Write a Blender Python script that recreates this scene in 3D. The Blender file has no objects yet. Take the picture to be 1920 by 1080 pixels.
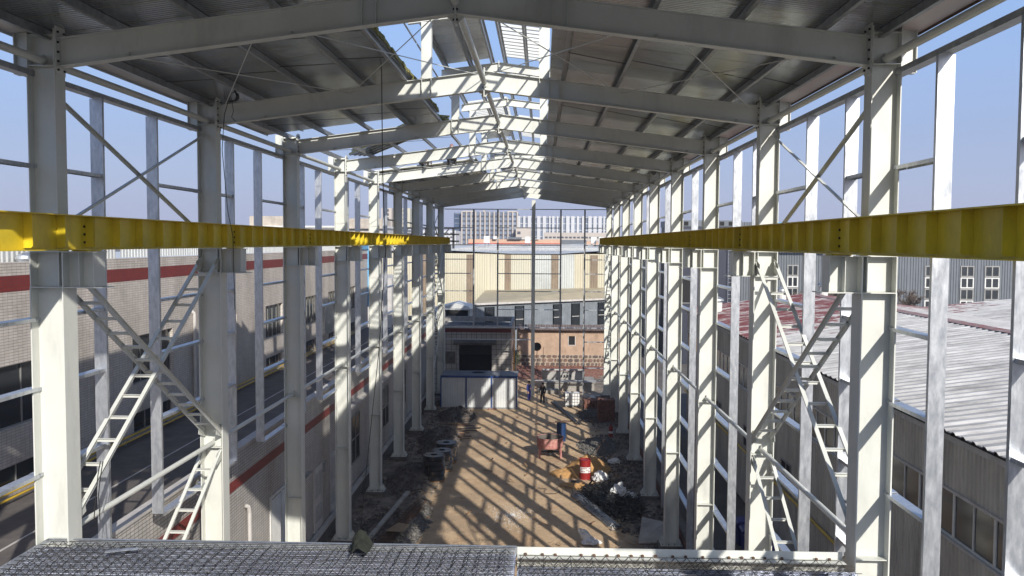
import bpy, math, random
from mathutils import Vector, Matrix, Euler, noise
R = math.radians
rnd = random.Random(7)
sc = bpy.context.scene
col = sc.collection

# ------------------------------------------------------------------ camera
FOC = 1614.68
cd = bpy.data.cameras.new('camera'); cam = bpy.data.objects.new('camera', cd); col.objects.link(cam)
cd.sensor_width = 36; cd.lens = FOC / 1920 * 36; cd.clip_start = 0.1; cd.clip_end = 6000
cam.matrix_world = Matrix.Translation((0, 0, 13.261)) @ (Matrix.Rotation(R(1.9605), 4, 'Z') @
                   Matrix.Rotation(R(90 - 3.0089), 4, 'X') @ Matrix.Rotation(R(0.2938), 4, 'Z'))
sc.camera = cam
# ------------------------------------------------------------------ light
SUN_EL = 28.7
sdir = Vector((0.41, -0.912, math.tan(R(SUN_EL)))).normalized()      # towards the sun
w = bpy.data.worlds.new('World'); sc.world = w; w.use_nodes = True
nt = w.node_tree; bg = nt.nodes['Background']
sky = nt.nodes.new('ShaderNodeTexSky'); sky.sky_type = 'NISHITA'; sky.sun_disc = False
sky.sun_elevation = R(SUN_EL); sky.sun_rotation = math.atan2(sdir.x, sdir.y)
sky.altitude = 50; sky.air_density = 1.0; sky.dust_density = 2.0; sky.ozone_density = 3.5
# thin blue-grey winter haze low in the sky, the same all the way round the horizon
_tc = nt.nodes.new('ShaderNodeTexCoord'); _sx = nt.nodes.new('ShaderNodeSeparateXYZ'); nt.links.new(_tc.outputs['Generated'], _sx.inputs[0])
_mr = nt.nodes.new('ShaderNodeMapRange'); nt.links.new(_sx.outputs[2], _mr.inputs[0]); _mr.inputs[1].default_value = -0.02; _mr.inputs[2].default_value = 0.55; _mr.inputs[3].default_value = .93; _mr.inputs[4].default_value = .25
_mx = nt.nodes.new('ShaderNodeMix'); _mx.data_type = 'RGBA'; nt.links.new(_mr.outputs[0], _mx.inputs[0]); nt.links.new(sky.outputs[0], _mx.inputs[6])
_hz = nt.nodes.new('ShaderNodeValToRGB'); nt.links.new(_sx.outputs[2], _hz.inputs[0]); _e = _hz.color_ramp.elements
_e[0].position = 0.0; _e[0].color = (.40, .43, .60, 1); _e[1].position = .42; _e[1].color = (.25, .43, .86, 1)
_e4 = _hz.color_ramp.elements.new(1.0); _e4.color = (.12, .22, .50, 1)
_e2 = _hz.color_ramp.elements.new(.12); _e2.color = (.315, .385, .62, 1)
_e3 = _hz.color_ramp.elements.new(.24); _e3.color = (.31, .46, .80, 1)
_sc = nt.nodes.new('ShaderNodeVectorMath'); _sc.operation = 'SCALE'; nt.links.new(_hz.outputs[0], _sc.inputs[0]); _sc.inputs[3].default_value = 1 / 0.13
nt.links.new(_sc.outputs[0], _mx.inputs[7]); nt.links.new(_mx.outputs[2], bg.inputs[0]); bg.inputs[1].default_value = 0.13
sd = bpy.data.lights.new('sun', 'SUN'); sun = bpy.data.objects.new('sun', sd); col.objects.link(sun)
sd.energy = 5.0; sd.angle = R(0.55); sd.color = (1.0, 0.945, 0.86)
sun.rotation_euler = sdir.to_track_quat('Z', 'Y').to_euler(); sun.location = (20, -40, 60)
sc.view_settings.view_transform = 'Standard'; sc.view_settings.look = 'None'
sc.view_settings.exposure = 0.27; sc.view_settings.gamma = 1; sc.view_settings.use_curve_mapping = False

# ------------------------------------------------------------------ materials
MT = {}
def mat(name, c, rough=.6, metal=0., var=.12, scale=2., bump=0., c2=None, dirt=0., coat=0., spec=None, stretch=(1, 1, 1), vscale=None):
    m = bpy.data.materials.new(name); m.use_nodes = True; n = m.node_tree.nodes; l = m.node_tree.links
    b = n['Principled BSDF']; b.inputs['Roughness'].default_value = rough; b.inputs['Metallic'].default_value = metal
    if coat: b.inputs['Coat Weight'].default_value = coat
    if spec is not None: b.inputs['Specular IOR Level'].default_value = spec
    g = n.new('ShaderNodeNewGeometry'); mp = n.new('ShaderNodeMapping'); mp.inputs['Scale'].default_value = stretch
    l.new(g.outputs['Position'], mp.inputs[0])
    t = n.new('ShaderNodeTexNoise'); t.inputs['Scale'].default_value = scale; t.inputs['Detail'].default_value = 6; t.inputs['Roughness'].default_value = .65
    l.new(mp.outputs[0], t.inputs['Vector'])
    r = n.new('ShaderNodeValToRGB'); l.new(t.outputs['Fac'], r.inputs[0])
    c = tuple(c); d = tuple(c2) if c2 else tuple(x * (1 - var * 2.2) for x in c)
    r.color_ramp.elements[0].position = .32; r.color_ramp.elements[1].position = .68
    r.color_ramp.elements[0].color = d + (1,); r.color_ramp.elements[1].color = tuple(min(1, x * (1 + var * .5)) for x in c) + (1,)
    out = r.outputs[0]
    if dirt:
        t2 = n.new('ShaderNodeTexNoise'); t2.inputs['Scale'].default_value = 1.1; t2.inputs['Detail'].default_value = 9; t2.inputs['Roughness'].default_value = .75
        mp2 = n.new('ShaderNodeMapping'); mp2.inputs['Scale'].default_value = (1, 1, .25); l.new(g.outputs['Position'], mp2.inputs[0]); l.new(mp2.outputs[0], t2.inputs['Vector'])
        r2 = n.new('ShaderNodeValToRGB'); r2.color_ramp.elements[0].position = .52; r2.color_ramp.elements[1].position = .72
        r2.color_ramp.elements[0].color = (0, 0, 0, 1); r2.color_ramp.elements[1].color = (dirt, dirt, dirt, 1)
        l.new(t2.outputs['Fac'], r2.inputs[0])
        mx = n.new('ShaderNodeMix'); mx.data_type = 'RGBA'; l.new(r2.outputs[0], mx.inputs[0]); l.new(out, mx.inputs[6])
        mx.inputs[7].default_value = tuple(x * .35 for x in c) + (1,); out = mx.outputs[2]
    l.new(out, b.inputs['Base Color'])
    if metal > .2 or coat:
        mr = n.new('ShaderNodeMapRange'); l.new(t.outputs['Fac'], mr.inputs[0]); mr.inputs[3].default_value = rough * .7; mr.inputs[4].default_value = min(1, rough * 1.35)
        l.new(mr.outputs[0], b.inputs['Roughness'])
    if bump:
        bp = n.new('ShaderNodeBump'); bp.inputs['Strength'].default_value = 1; bp.inputs['Distance'].default_value = bump
        t3 = n.new('ShaderNodeTexNoise'); t3.inputs['Scale'].default_value = scale * 4; t3.inputs['Detail'].default_value = 8
        l.new(mp.outputs[0], t3.inputs['Vector']); l.new(t3.outputs['Fac'], bp.inputs['Height']); l.new(bp.outputs[0], b.inputs['Normal'])
    MT[name] = m; return m

def grid_mat(name, c, joint, bw, bh, axes='YZ', gap=.012, rough=.5, dirt=.5, c2=None, bump=.004):
    """small ceramic tiles / blocks from the brick texture, mapped in metres"""
    m = bpy.data.materials.new(name); m.use_nodes = True; n = m.node_tree.nodes; l = m.node_tree.links; b = n['Principled BSDF']
    b.inputs['Roughness'].default_value = rough
    g = n.new('ShaderNodeNewGeometry'); s = n.new('ShaderNodeSeparateXYZ'); k = n.new('ShaderNodeCombineXYZ'); l.new(g.outputs['Position'], s.inputs[0])
    l.new(s.outputs['XYZ'.index(axes[0])], k.inputs[0]); l.new(s.outputs['XYZ'.index(axes[1])], k.inputs[1])
    t = n.new('ShaderNodeTexBrick'); t.offset = 0.0; l.new(k.outputs[0], t.inputs['Vector'])
    t.inputs['Scale'].default_value = 1; t.inputs['Brick Width'].default_value = bw; t.inputs['Row Height'].default_value = bh
    t.inputs['Mortar Size'].default_value = gap; t.inputs['Mortar Smooth'].default_value = .2; t.inputs['Bias'].default_value = 0
    t.inputs['Color1'].default_value = tuple(c) + (1,); t.inputs['Color2'].default_value = tuple(c2 or [x * .86 for x in c]) + (1,); t.inputs['Mortar'].default_value = tuple(joint) + (1,)
    t2 = n.new('ShaderNodeTexNoise'); t2.inputs['Scale'].default_value = .55; t2.inputs['Detail'].default_value = 9; t2.inputs['Roughness'].default_value = .7
    mp = n.new('ShaderNodeMapping'); mp.inputs['Scale'].default_value = (1, 1, .45); l.new(g.outputs['Position'], mp.inputs[0]); l.new(mp.outputs[0], t2.inputs['Vector'])
    r2 = n.new('ShaderNodeValToRGB'); r2.color_ramp.elements[0].position = .42; r2.color_ramp.elements[1].position = .75
    r2.color_ramp.elements[0].color = (1, 1, 1, 1); r2.color_ramp.elements[1].color = (1 - dirt, 1 - dirt * 1.02, 1 - dirt * 1.08, 1)
    l.new(t2.outputs['Fac'], r2.inputs[0])
    mx = n.new('ShaderNodeMix'); mx.data_type = 'RGBA'; mx.blend_type = 'MULTIPLY'; mx.inputs[0].default_value = 1; l.new(t.outputs['Color'], mx.inputs[6]); l.new(r2.outputs[0], mx.inputs[7])
    l.new(mx.outputs[2], b.inputs['Base Color'])
    bp = n.new('ShaderNodeBump'); bp.inputs['Distance'].default_value = bump; bp.invert = True; l.new(t.outputs['Fac'], bp.inputs['Height']); l.new(bp.outputs[0], b.inputs['Normal'])
    MT[name] = m; return m

WHITE = mat('cream white steel paint', (.575, .585, .54), .42, 0, .05, 1.4, c2=(.53, .545, .51), dirt=.30, bump=.0006)
GALV = mat('galvanised steel', (.56, .58, .605), .36, .68, .1, 13, c2=(.36, .385, .42), dirt=.45, bump=.0012, stretch=(1, 1, .3))
DECKM = mat('bright deck sheet', (.60, .63, .71), .24, .5, .1, 2.5, c2=(.22, .25, .33), bump=.01, stretch=(.35, 5, 1))
GALVD = mat('dull galvanised steel', (.40, .41, .42), .45, .6, .1, 6, c2=(.24, .25, .26))
YEL = mat('yellow beam paint', (.68, .525, .025), .42, 0, .05, 2, c2=(.55, .41, .015), dirt=.5, bump=.0006)
DARK = mat('dark bolt steel', (.03, .028, .026), .6, .4, .1, 4)
FOAM = mat('yellow mineral wool', (.27, .26, .09), .95, 0, .2, 12, bump=.02)
RAFT = WHITE
RUST = mat('rusty steel', (.13, .07, .042), .85, .1, .2, 6, bump=.004)
BLACK = mat('black plastic', (.018, .018, .019), .5, 0, .2, 5)
GLASS = mat('dark window glass', (.03, .035, .04), .12, 0, .2, .6, spec=.7)
OPEN = mat('dark interior', (.012, .012, .012), .9)
FRAME = mat('white window frame', (.6, .6, .58), .5, 0, .08)
ALU = mat('grey window frame', (.28, .28, .27), .5, .3, .1)
TILE = grid_mat('pale wall tiles', (.62, .575, .53), (.30, .24, .21), .22, .085, 'YZ', gap=.007, dirt=.42)
TILER = grid_mat('red wall tiles', (.22, .028, .025), (.10, .04, .04), .22, .085, 'YZ', gap=.006, dirt=.25)
TILE2 = grid_mat('pale wall tiles of low building', (.48, .455, .43), (.13, .12, .115), .20, .10, 'YZ', gap=.009, dirt=.4)
TILEX = grid_mat('pale wall tiles facing the yard', (.40, .38, .355), (.10, .09, .09), .45, .45, 'XZ', gap=.02, dirt=.35)
TILERX = mat('dark red tile band', (.12, .02, .02), .5)
CONC = mat('weathered concrete', (.30, .285, .26), .85, 0, .16, 3, bump=.006, dirt=.4)
CONCD = mat('old dark concrete', (.14, .125, .11), .9, 0, .2, 2, bump=.01, dirt=.5)
COPE = mat('white parapet coping', (.48, .46, .44), .7, 0, .1, 2, dirt=.4)
BITU = mat('dark roof felt', (.115, .10, .092), .8, 0, .22, 1.2, c2=(.07, .065, .062), bump=.008, dirt=.5)
SHEDW = mat('weathered cream cladding', (.50, .475, .42), .6, .05, .12, 1.2, c2=(.34, .32, .285), dirt=.6, stretch=(1, 1, .35))
SHEDG = mat('grey cladding', (.12, .135, .155), .55, .1, .08, 1)
SHEDG2 = mat('pale grey cladding', (.20, .225, .25), .55, .1, .12, 1, dirt=.3)
NAVY = mat('navy cladding', (.022, .026, .045), .5, .1, .1, 1)
CREAM = mat('faded yellow cladding', (.50, .455, .325), .6, .0, .14, .16, c2=(.455, .44, .36), dirt=.15, stretch=(1, 1, .2))
CREAM2 = mat('faded pale blue cladding', (.46, .48, .46), .6, .0, .1, .3)
TRANS = mat('brown translucent strip', (.24, .185, .13), .5, 0, .12, 1)
LROOF = mat('tan lean-to roofing', (.40, .345, .235), .7, 0, .1, .7, dirt=.2)
ROOFP = mat('pale metal roofing', (.60, .61, .60), .5, .2, .12, .4)
PLAST = mat('stained peach plaster', (.40, .285, .205), .9, 0, .12, 1.3, c2=(.30, .21, .15), bump=.01, dirt=.75)
STONE = mat('rubble stone', (.13, .10, .085), .9, 0, .25, 3, bump=.02)
STONE2 = mat('reddish rubble stone', (.19, .12, .09), .9, 0, .25, 3, bump=.02)
MORT = mat('pale mortar', (.36, .29, .23), .95, 0, .1, 5)
CLAYT = mat('brown roof tiles', (.13, .095, .085), .85, 0, .2, 3)
BRICK = mat('red brick', (.19, .085, .062), .9, 0, .3, 7, bump=.006)
BRICKW = grid_mat('red brickwork', (.20, .065, .045), (.18, .15, .13), .24, .075, 'YZ', gap=.01, dirt=.35, rough=.9)
PEACH = mat('peach render', (.50, .33, .23), .8, 0, .05, .1)
REDB = mat('red facade band', (.5, .06, .04), .7)
HCREAM = mat('tower cream stone', (.44, .395, .35), .8, 0, .04, .05)
HWHITE = mat('tower white stone', (.50, .51, .53), .8, 0, .04, .05)
HGLASS = mat('tower blue-grey glass', (.20, .24, .32), .3, 0, .25, .12, spec=.6)
HBLUE = mat('tower dark blue glass', (.07, .11, .19), .3, 0, .2, .1)
HWIN = mat('tower dark windows', (.07, .075, .09), .4, 0, .2, .2)
SIGNB = mat('sky blue sign panel', (.13, .42, .72), .5)
NEWS = mat('white container panel', (.55, .57, .57), .45, 0, .06, 1, dirt=.2)
CBLUE = mat('blue container frame', (.02, .06, .22), .5)
CROOF = mat('grey container roof', (.20, .21, .225), .6, .1, .15, 1, dirt=.4)
SAND = mat('orange sand', (.52, .29, .11), .95, 0, .12, 4, bump=.03)
GRAVEL = mat('grey gravel', (.21, .20, .185), .95, 0, .35, 18, bump=.03)
RUB = mat('rubble', (.30, .27, .235), .95, 0, .3, 4, bump=.01)
RUBD = mat('dark rubble', (.14, .12, .105), .95, 0, .3, 4, bump=.01)
BAG = mat('white woven sack', (.70, .70, .69), .8, 0, .08, 8, bump=.004)
PINK = mat('faded pink mixer paint', (.46, .26, .22), .75, 0, .2, 5, c2=(.34, .10, .09), dirt=.6)
REDP = mat('red drum paint', (.25, .014, .014), .45, 0, .1, 5, dirt=.4)
BLUEP = mat('blue drum paint', (.01, .04, .13), .5, 0, .1, 5, dirt=.3)
WOOD = mat('site timber', (.28, .17, .09), .85, 0, .2, 6, dirt=.4)
CARD = mat('brown board', (.30, .21, .12), .85)
ORNG = mat('orange pipe paint', (.60, .28, .03), .6)
YPIPE = mat('yellow gas pipe paint', (.55, .36, .03), .55, 0, .1)
CLOTH = mat('dark green cloth', (.018, .022, .014), .95, 0, .25, 7, bump=.01)
LEAF = mat('green leaves', (.05, .09, .03), .8)
TWIG = mat('bare twigs', (.12, .09, .07), .95)
OLDRED = None
BLUEBIN = mat('blue plastic', (.012, .018, .16), .5)
SKIN = mat('skin', (.42, .25, .17), .6, 0, .02); HAIR = mat('black hair', (.012, .01, .01), .7, 0, .02)
DENIM = mat('blue work clothes', (.02, .03, .17), .9, 0, .1, 10); BLKC = mat('black clothes', (.012, .012, .014), .9, 0, .1, 10)
CAMO = mat('brown orange work jacket', (.28, .09, .05), .9, 0, .3, 14, c2=(.05, .03, .025)); TROU = mat('dark work trousers', (.04, .035, .03), .9)

def ground_mat():
    m = bpy.data.materials.new('sandy site ground'); m.use_nodes = True; n = m.node_tree.nodes; l = m.node_tree.links; b = n['Principled BSDF']
    b.inputs['Roughness'].default_value = .95
    g = n.new('ShaderNodeNewGeometry')
    def nz(s, d=8, ro=.6):
        t = n.new('ShaderNodeTexNoise'); t.inputs['Scale'].default_value = s; t.inputs['Detail'].default_value = d; t.inputs['Roughness'].default_value = ro; l.new(g.outputs['Position'], t.inputs['Vector']); return t
    def ramp(src, p0, p1, c0, c1):
        r = n.new('ShaderNodeValToRGB'); e = r.color_ramp.elements; e[0].position = p0; e[1].position = p1; e[0].color = c0 + (1,); e[1].color = c1 + (1,); l.new(src, r.inputs[0]); return r.outputs[0]
    def mix(f, a, c):
        x = n.new('ShaderNodeMix'); x.data_type = 'RGBA'; l.new(f, x.inputs[0]); l.new(a, x.inputs[6])
        if isinstance(c, tuple): x.inputs[7].default_value = c + (1,)
        else: l.new(c, x.inputs[7])
        return x.outputs[2]
    base = ramp(nz(.5).outputs[0], .35, .65, (.47, .335, .205), (.60, .435, .27))
    base = mix(ramp(nz(.9, 9, .75).outputs[0], .52, .66, (0, 0, 0), (.8, .8, .8)), base, (.44, .27, .145))     # reddish damp soil
    base = mix(ramp(nz(2.7, 9, .8).outputs[0], .60, .70, (0, 0, 0), (.7, .7, .7)), base, (.56, .51, .45))      # pale grit
    base = mix(ramp(nz(.33, 6, .6).outputs[0], .50, .62, (0, 0, 0), (.55, .55, .55)), base, (.36, .26, .17))
    base = mix(ramp(nz(14, 9, .8).outputs[0], .60, .72, (0, 0, 0), (.8, .8, .8)), base, (.30, .22, .15))
    # dark trampled rubble strips beside both column rows
    s = n.new('ShaderNodeSeparateXYZ'); l.new(g.outputs['Position'], s.inputs[0])
    def mth(op, a, c, d=None):
        x = n.new('ShaderNodeMath'); x.operation = op
        for i, v in enumerate((a, c, d)):
            if v is None: continue
            if isinstance(v, (int, float)): x.inputs[i].default_value = v
            else: l.new(v, x.inputs[i])
        return x.outputs[0]
    off = mth('ABSOLUTE', mth('ADD', s.outputs[0], 1.0), 0)
    wob = mth('ADD', off, mth('MULTIPLY', nz(.45, 5).outputs[0], 3.0))
    edge = ramp(wob, 0, 1, (0, 0, 0), (1, 1, 1))
    mr = n.new('ShaderNodeMapRange'); mr.inputs[1].default_value = 6.0; mr.inputs[2].default_value = 7.4; l.new(wob, mr.inputs[0])
    dk = ramp(nz(1.3, 9, .75).outputs[0], .4, .65, (.115, .098, .082), (.30, .25, .20))
    base = mix(mr.outputs[0], base, dk)
    l.new(base, b.inputs['Base Color'])
    bp = n.new('ShaderNodeBump'); bp.inputs['Distance'].default_value = .10; l.new(nz(3, 12, .7).outputs[0], bp.inputs['Height'])
    bp2 = n.new('ShaderNodeBump'); bp2.inputs['Distance'].default_value = .012; l.new(nz(24, 6, .7).outputs[0], bp2.inputs['Height']); l.new(bp.outputs[0], bp2.inputs['Normal'])
    l.new(bp2.outputs[0], b.inputs['Normal']); return m
GROUND = ground_mat()
YARD = mat('outer yard asphalt and dirt', (.11, .10, .09), .95, 0, .2, .3, bump=.01)

def panel_mat():
    """glossy painted underside of the sandwich panels: fine ribs along the slope, faint grime"""
    m = bpy.data.materials.new('sandwich panel underside'); m.use_nodes = True; n = m.node_tree.nodes; l = m.node_tree.links; b = n['Principled BSDF']
    b.inputs['Metallic'].default_value = .65
    g = n.new('ShaderNodeNewGeometry'); mp = n.new('ShaderNodeMapping'); mp.inputs['Scale'].default_value = (.8, 1.6, .1); l.new(g.outputs['Position'], mp.inputs[0])
    t = n.new('ShaderNodeTexNoise'); t.inputs['Scale'].default_value = 1.2; t.inputs['Detail'].default_value = 5; l.new(mp.outputs[0], t.inputs['Vector'])
    r = n.new('ShaderNodeValToRGB'); l.new(t.outputs[0], r.inputs[0]); e = r.color_ramp.elements; e[0].position = .3; e[1].position = .7; e[0].color = (.29, .315, .335, 1); e[1].color = (.44, .47, .49, 1); l.new(r.outputs[0], b.inputs['Base Color'])
    mr = n.new('ShaderNodeMapRange'); l.new(t.outputs[0], mr.inputs[0]); mr.inputs[3].default_value = .10; mr.inputs[4].default_value = .32; l.new(mr.outputs[0], b.inputs['Roughness'])
    wv = n.new('ShaderNodeTexWave'); wv.bands_direction = 'Y'; wv.inputs['Scale'].default_value = 3.0; wv.inputs['Distortion'].default_value = .15; l.new(g.outputs['Position'], wv.inputs['Vector'])
    bp = n.new('ShaderNodeBump'); bp.inputs['Distance'].default_value = .004; l.new(wv.outputs[1], bp.inputs['Height'])
    t2 = n.new('ShaderNodeTexNoise'); t2.inputs['Scale'].default_value = 2.5; l.new(g.outputs['Position'], t2.inputs['Vector'])
    bp2 = n.new('ShaderNodeBump'); bp2.inputs['Distance'].default_value = .006; l.new(t2.outputs[0], bp2.inputs['Height']); l.new(bp.outputs[0], bp2.inputs['Normal']); l.new(bp2.outputs[0], b.inputs['Normal'])
    return m
PANEL = panel_mat()

def shed_roof_mat():
    m = bpy.data.materials.new('old painted roofing'); m.use_nodes = True; n = m.node_tree.nodes; l = m.node_tree.links; b = n['Principled BSDF']
    b.inputs['Roughness'].default_value = .7
    g = n.new('ShaderNodeNewGeometry'); s = n.new('ShaderNodeSeparateXYZ'); l.new(g.outputs['Position'], s.inputs[0])
    mp = n.new('ShaderNodeMapping'); mp.inputs['Scale'].default_value = (.35, 1.6, 1); l.new(g.outputs['Position'], mp.inputs[0])
    t = n.new('ShaderNodeTexNoise'); t.inputs['Scale'].default_value = 1.2; t.inputs['Detail'].default_value = 10; t.inputs['Roughness'].default_value = .75; l.new(mp.outputs[0], t.inputs['Vector'])
    r = n.new('ShaderNodeValToRGB'); l.new(t.outputs[0], r.inputs[0]); e = r.color_ramp.elements; e[0].position = .36; e[1].position = .62; e[0].color = (.21, .205, .20, 1); e[1].color = (.50, .495, .485, 1)
    # far end of the shed keeps its dark red paint, peeling to pale patches
    a = n.new('ShaderNodeMath'); a.operation = 'MULTIPLY_ADD'; l.new(t.outputs[0], a.inputs[0]); a.inputs[1].default_value = -34; l.new(s.outputs[1], a.inputs[2])
    t9 = n.new('ShaderNodeTexNoise'); mp9 = n.new('ShaderNodeMapping'); mp9.inputs['Scale'].default_value = (.5, 4.5, 1); l.new(g.outputs['Position'], mp9.inputs[0]); l.new(mp9.outputs[0], t9.inputs['Vector']); t9.inputs['Scale'].default_value = 1.0; t9.inputs['Detail'].default_value = 8; t9.inputs['Roughness'].default_value = .7
    rr9 = n.new('ShaderNodeValToRGB'); l.new(t9.outputs[0], rr9.inputs[0]); rr9.color_ramp.elements[0].position = .50; rr9.color_ramp.elements[0].color = (1, 1, 1, 1); rr9.color_ramp.elements[1].position = .60; rr9.color_ramp.elements[1].color = (0, 0, 0, 1)
    ax = n.new('ShaderNodeMath'); ax.operation = 'MULTIPLY_ADD'; l.new(s.outputs[0], ax.inputs[0]); ax.inputs[1].default_value = -1.1; l.new(a.outputs[0], ax.inputs[2])
    mr0 = n.new('ShaderNodeMapRange'); l.new(ax.outputs[0], mr0.inputs[0]); mr0.inputs[1].default_value = 10.5; mr0.inputs[2].default_value = 12.5
    mr = n.new('ShaderNodeMath'); mr.operation = 'MULTIPLY'; l.new(mr0.outputs[0], mr.inputs[0]); l.new(rr9.outputs[0], mr.inputs[1])
    x = n.new('ShaderNodeMix'); x.data_type = 'RGBA'; l.new(mr.outputs[0], x.inputs[0]); l.new(r.outputs[0], x.inputs[6]); x.inputs[7].default_value = (.125, .026, .026, 1)
    l.new(x.outputs[2], b.inputs['Base Color']); return m
OLDRED = shed_roof_mat()

# ------------------------------------------------------------------ mesh helpers
class MB:
    def __init__(s): s.v = []; s.f = []; s.mi = []; s.cur = 0
    def add(s, vs, fs):
        o = len(s.v); s.v += [tuple(v) for v in vs]; s.f += [tuple(i + o for i in f) for f in fs]; s.mi += [s.cur] * len(fs); return s
    def box(s, x0, x1, y0, y1, z0, z1):
        x0, x1 = sorted((x0, x1)); y0, y1 = sorted((y0, y1)); z0, z1 = sorted((z0, z1))
        return s.add([(x0, y0, z0), (x1, y0, z0), (x1, y1, z0), (x0, y1, z0), (x0, y0, z1), (x1, y0, z1), (x1, y1, z1), (x0, y1, z1)],
                     [(0, 3, 2, 1), (4, 5, 6, 7), (0, 1, 5, 4), (1, 2, 6, 5), (2, 3, 7, 6), (3, 0, 4, 7)])
    def bar(s, p, q, w, h, up=(0, 0, 1), ou=0, ov=0):
        """box from p to q; w along side axis, h along the up axis; ou, ov offsets"""
        p = Vector(p); q = Vector(q); d = (q - p).normalized(); u = Vector(up)
        if abs(d.dot(u)) > .999: u = Vector((0, 1, 0))
        sx = d.cross(u).normalized(); uz = sx.cross(d).normalized()
        o = sx * ou + uz * ov; vs = []
        for c in (p, q):
            for a, b in ((-1, -1), (1, -1), (1, 1), (-1, 1)): vs.append(c + o + sx * (a * w / 2) + uz * (b * h / 2))
        return s.add(vs, [(0, 1, 2, 3), (7, 6, 5, 4), (0, 4, 5, 1), (1, 5, 6, 2), (2, 6, 7, 3), (3, 7, 4, 0)])
    def tube(s, p, q, r, n=10, r2=None, cap=True):
        p = Vector(p); q = Vector(q); d = (q - p).normalized(); u = Vector((0, 0, 1)) if abs(d.z) < .9 else Vector((1, 0, 0))
        a = d.cross(u).normalized(); b = a.cross(d); r2 = r if r2 is None else r2; vs = []
        for c, rr in ((p, r), (q, r2)):
            for i in range(n): t = 2 * math.pi * i / n; vs.append(c + a * (rr * math.cos(t)) + b * (rr * math.sin(t)))
        fs = [(i, i + n, (i + 1) % n + n, (i + 1) % n) for i in range(n)]
        if cap: fs += [tuple(range(n)), tuple(range(2 * n - 1, n - 1, -1))]
        return s.add(vs, fs)
    def path(s, pts, r, n=6):
        for a, b in zip(pts, pts[1:]): s.tube(a, b, r, n, cap=False)
        return s
    def prism(s, pts, d):
        n = len(pts); d = Vector(d); vs = [Vector(p) for p in pts]; vs += [v + d for v in vs]
        return s.add(vs, [tuple(range(n - 1, -1, -1)), tuple(range(n, 2 * n))] + [(i, (i + 1) % n, (i + 1) % n + n, i + n) for i in range(n)])
    def lathe(s, c, prof, n=20, sx=1, sy=1):
        vs = []; c = Vector(c)
        for r, z in prof:
            for i in range(n): t = 2 * math.pi * i / n; vs.append(c + Vector((r * sx * math.cos(t), r * sy * math.sin(t), z)))
        fs = []
        for k in range(len(prof) - 1):
            for i in range(n): j = (i + 1) % n; fs.append((k * n + i, k * n + j, (k + 1) * n + j, (k + 1) * n + i))
        return s.add(vs, fs)
    def quad(s, a, b, c, d): return s.add([a, b, c, d], [(0, 1, 2, 3)])
    def stone(s, x, y, z, r, rg, flat=.7):
        b = [(1, 0, 0), (-1, 0, 0), (0, 1, 0), (0, -1, 0), (0, 0, 1), (0, 0, -1)]
        a = rg.random() * 6.28; ca, sa = math.cos(a), math.sin(a); vs = []
        for p in b:
            k = r * rg.uniform(.65, 1.3); px, py, pz = p[0] * k, p[1] * k, p[2] * k * flat
            px += rg.uniform(-.25, .25) * r; py += rg.uniform(-.25, .25) * r
            vs.append((x + px * ca - py * sa, y + px * sa + py * ca, z + pz))
        return s.add(vs, [(0, 2, 4), (2, 1, 4), (1, 3, 4), (3, 0, 4), (2, 0, 5), (1, 2, 5), (3, 1, 5), (0, 3, 5)])
    def mesh(s, name, base=(0, 0, 0)):
        me = bpy.data.meshes.new(name); b = base
        me.from_pydata([(v[0] - b[0], v[1] - b[1], v[2] - b[2]) for v in s.v], [], s.f); me.update(); return me
    def build(s, name, m, parent=None, base=None, loc=None, smooth=False):
        """base: the local origin; defaults to the root thing's location"""
        if base is None:
            r = parent
            while r is not None and r.parent is not None: r = r.parent
            base = tuple(r.location) if r is not None else (0, 0, 0)
        me = s.mesh(name, base)
        ms = m if isinstance(m, (list, tuple)) else [m]
        for x in ms: me.materials.append(x)
        if len(ms) > 1: me.polygons.foreach_set('material_index', s.mi)
        if smooth: me.polygons.foreach_set('use_smooth', [True] * len(me.polygons))
        o = bpy.data.objects.new(name, me); col.objects.link(o)
        if parent is not None: o.parent = parent
        else: o.location = base
        if loc is not None: o.location = loc
        return o
def tag(o, label=None, cat=None, group=None, kind=None):
    if label: o['label'] = label
    if cat: o['category'] = cat
    if group: o['group'] = group
    if kind: o['kind'] = kind
    return o
def thing(name, loc, label, cat, group=None):
    o = bpy.data.objects.new(name, None); o.empty_display_size = .2; o.location = loc; col.objects.link(o); return tag(o, label, cat, group)
def solo(name, mb, m, label, cat, group=None, base=(0, 0, 0), smooth=False):
    return tag(mb.build(name, m, base=base, smooth=smooth), label, cat, group)
def copy_tree(o, loc=None, label=None):
    def cp(a, par):
        c = a.copy(); col.objects.link(c); c.parent = par
        for ch in list(a.children): cp(ch, c)
        return c
    c = cp(o, None)
    if loc is not None: c.location = loc
    if label: c['label'] = label
    return c
def inst(o, parent, loc):
    c = o.copy(); col.objects.link(c); c.parent = parent; c.location = loc; return c
ORD = ['', 'first', 'second', 'third', 'fourth', 'fifth', 'sixth', 'seventh', 'eighth', 'ninth', 'tenth', 'eleventh', 'twelfth']

# ------------------------------------------------------------------ frame geometry of the hall
Y1, BAY = 14.965, 7.5
def FY(k): return Y1 + BAY * (k - 1)
XLO, XRO = -9.083, 6.10           # outer faces of the columns
RX = -1.525                       # ridge
SL = .127
def zraf(x): return 17.22 - SL * abs(x - RX)       # underside of the rafters
def zpan(x): return zraf(x) + .5 + .21             # underside of the roof panels

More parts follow.
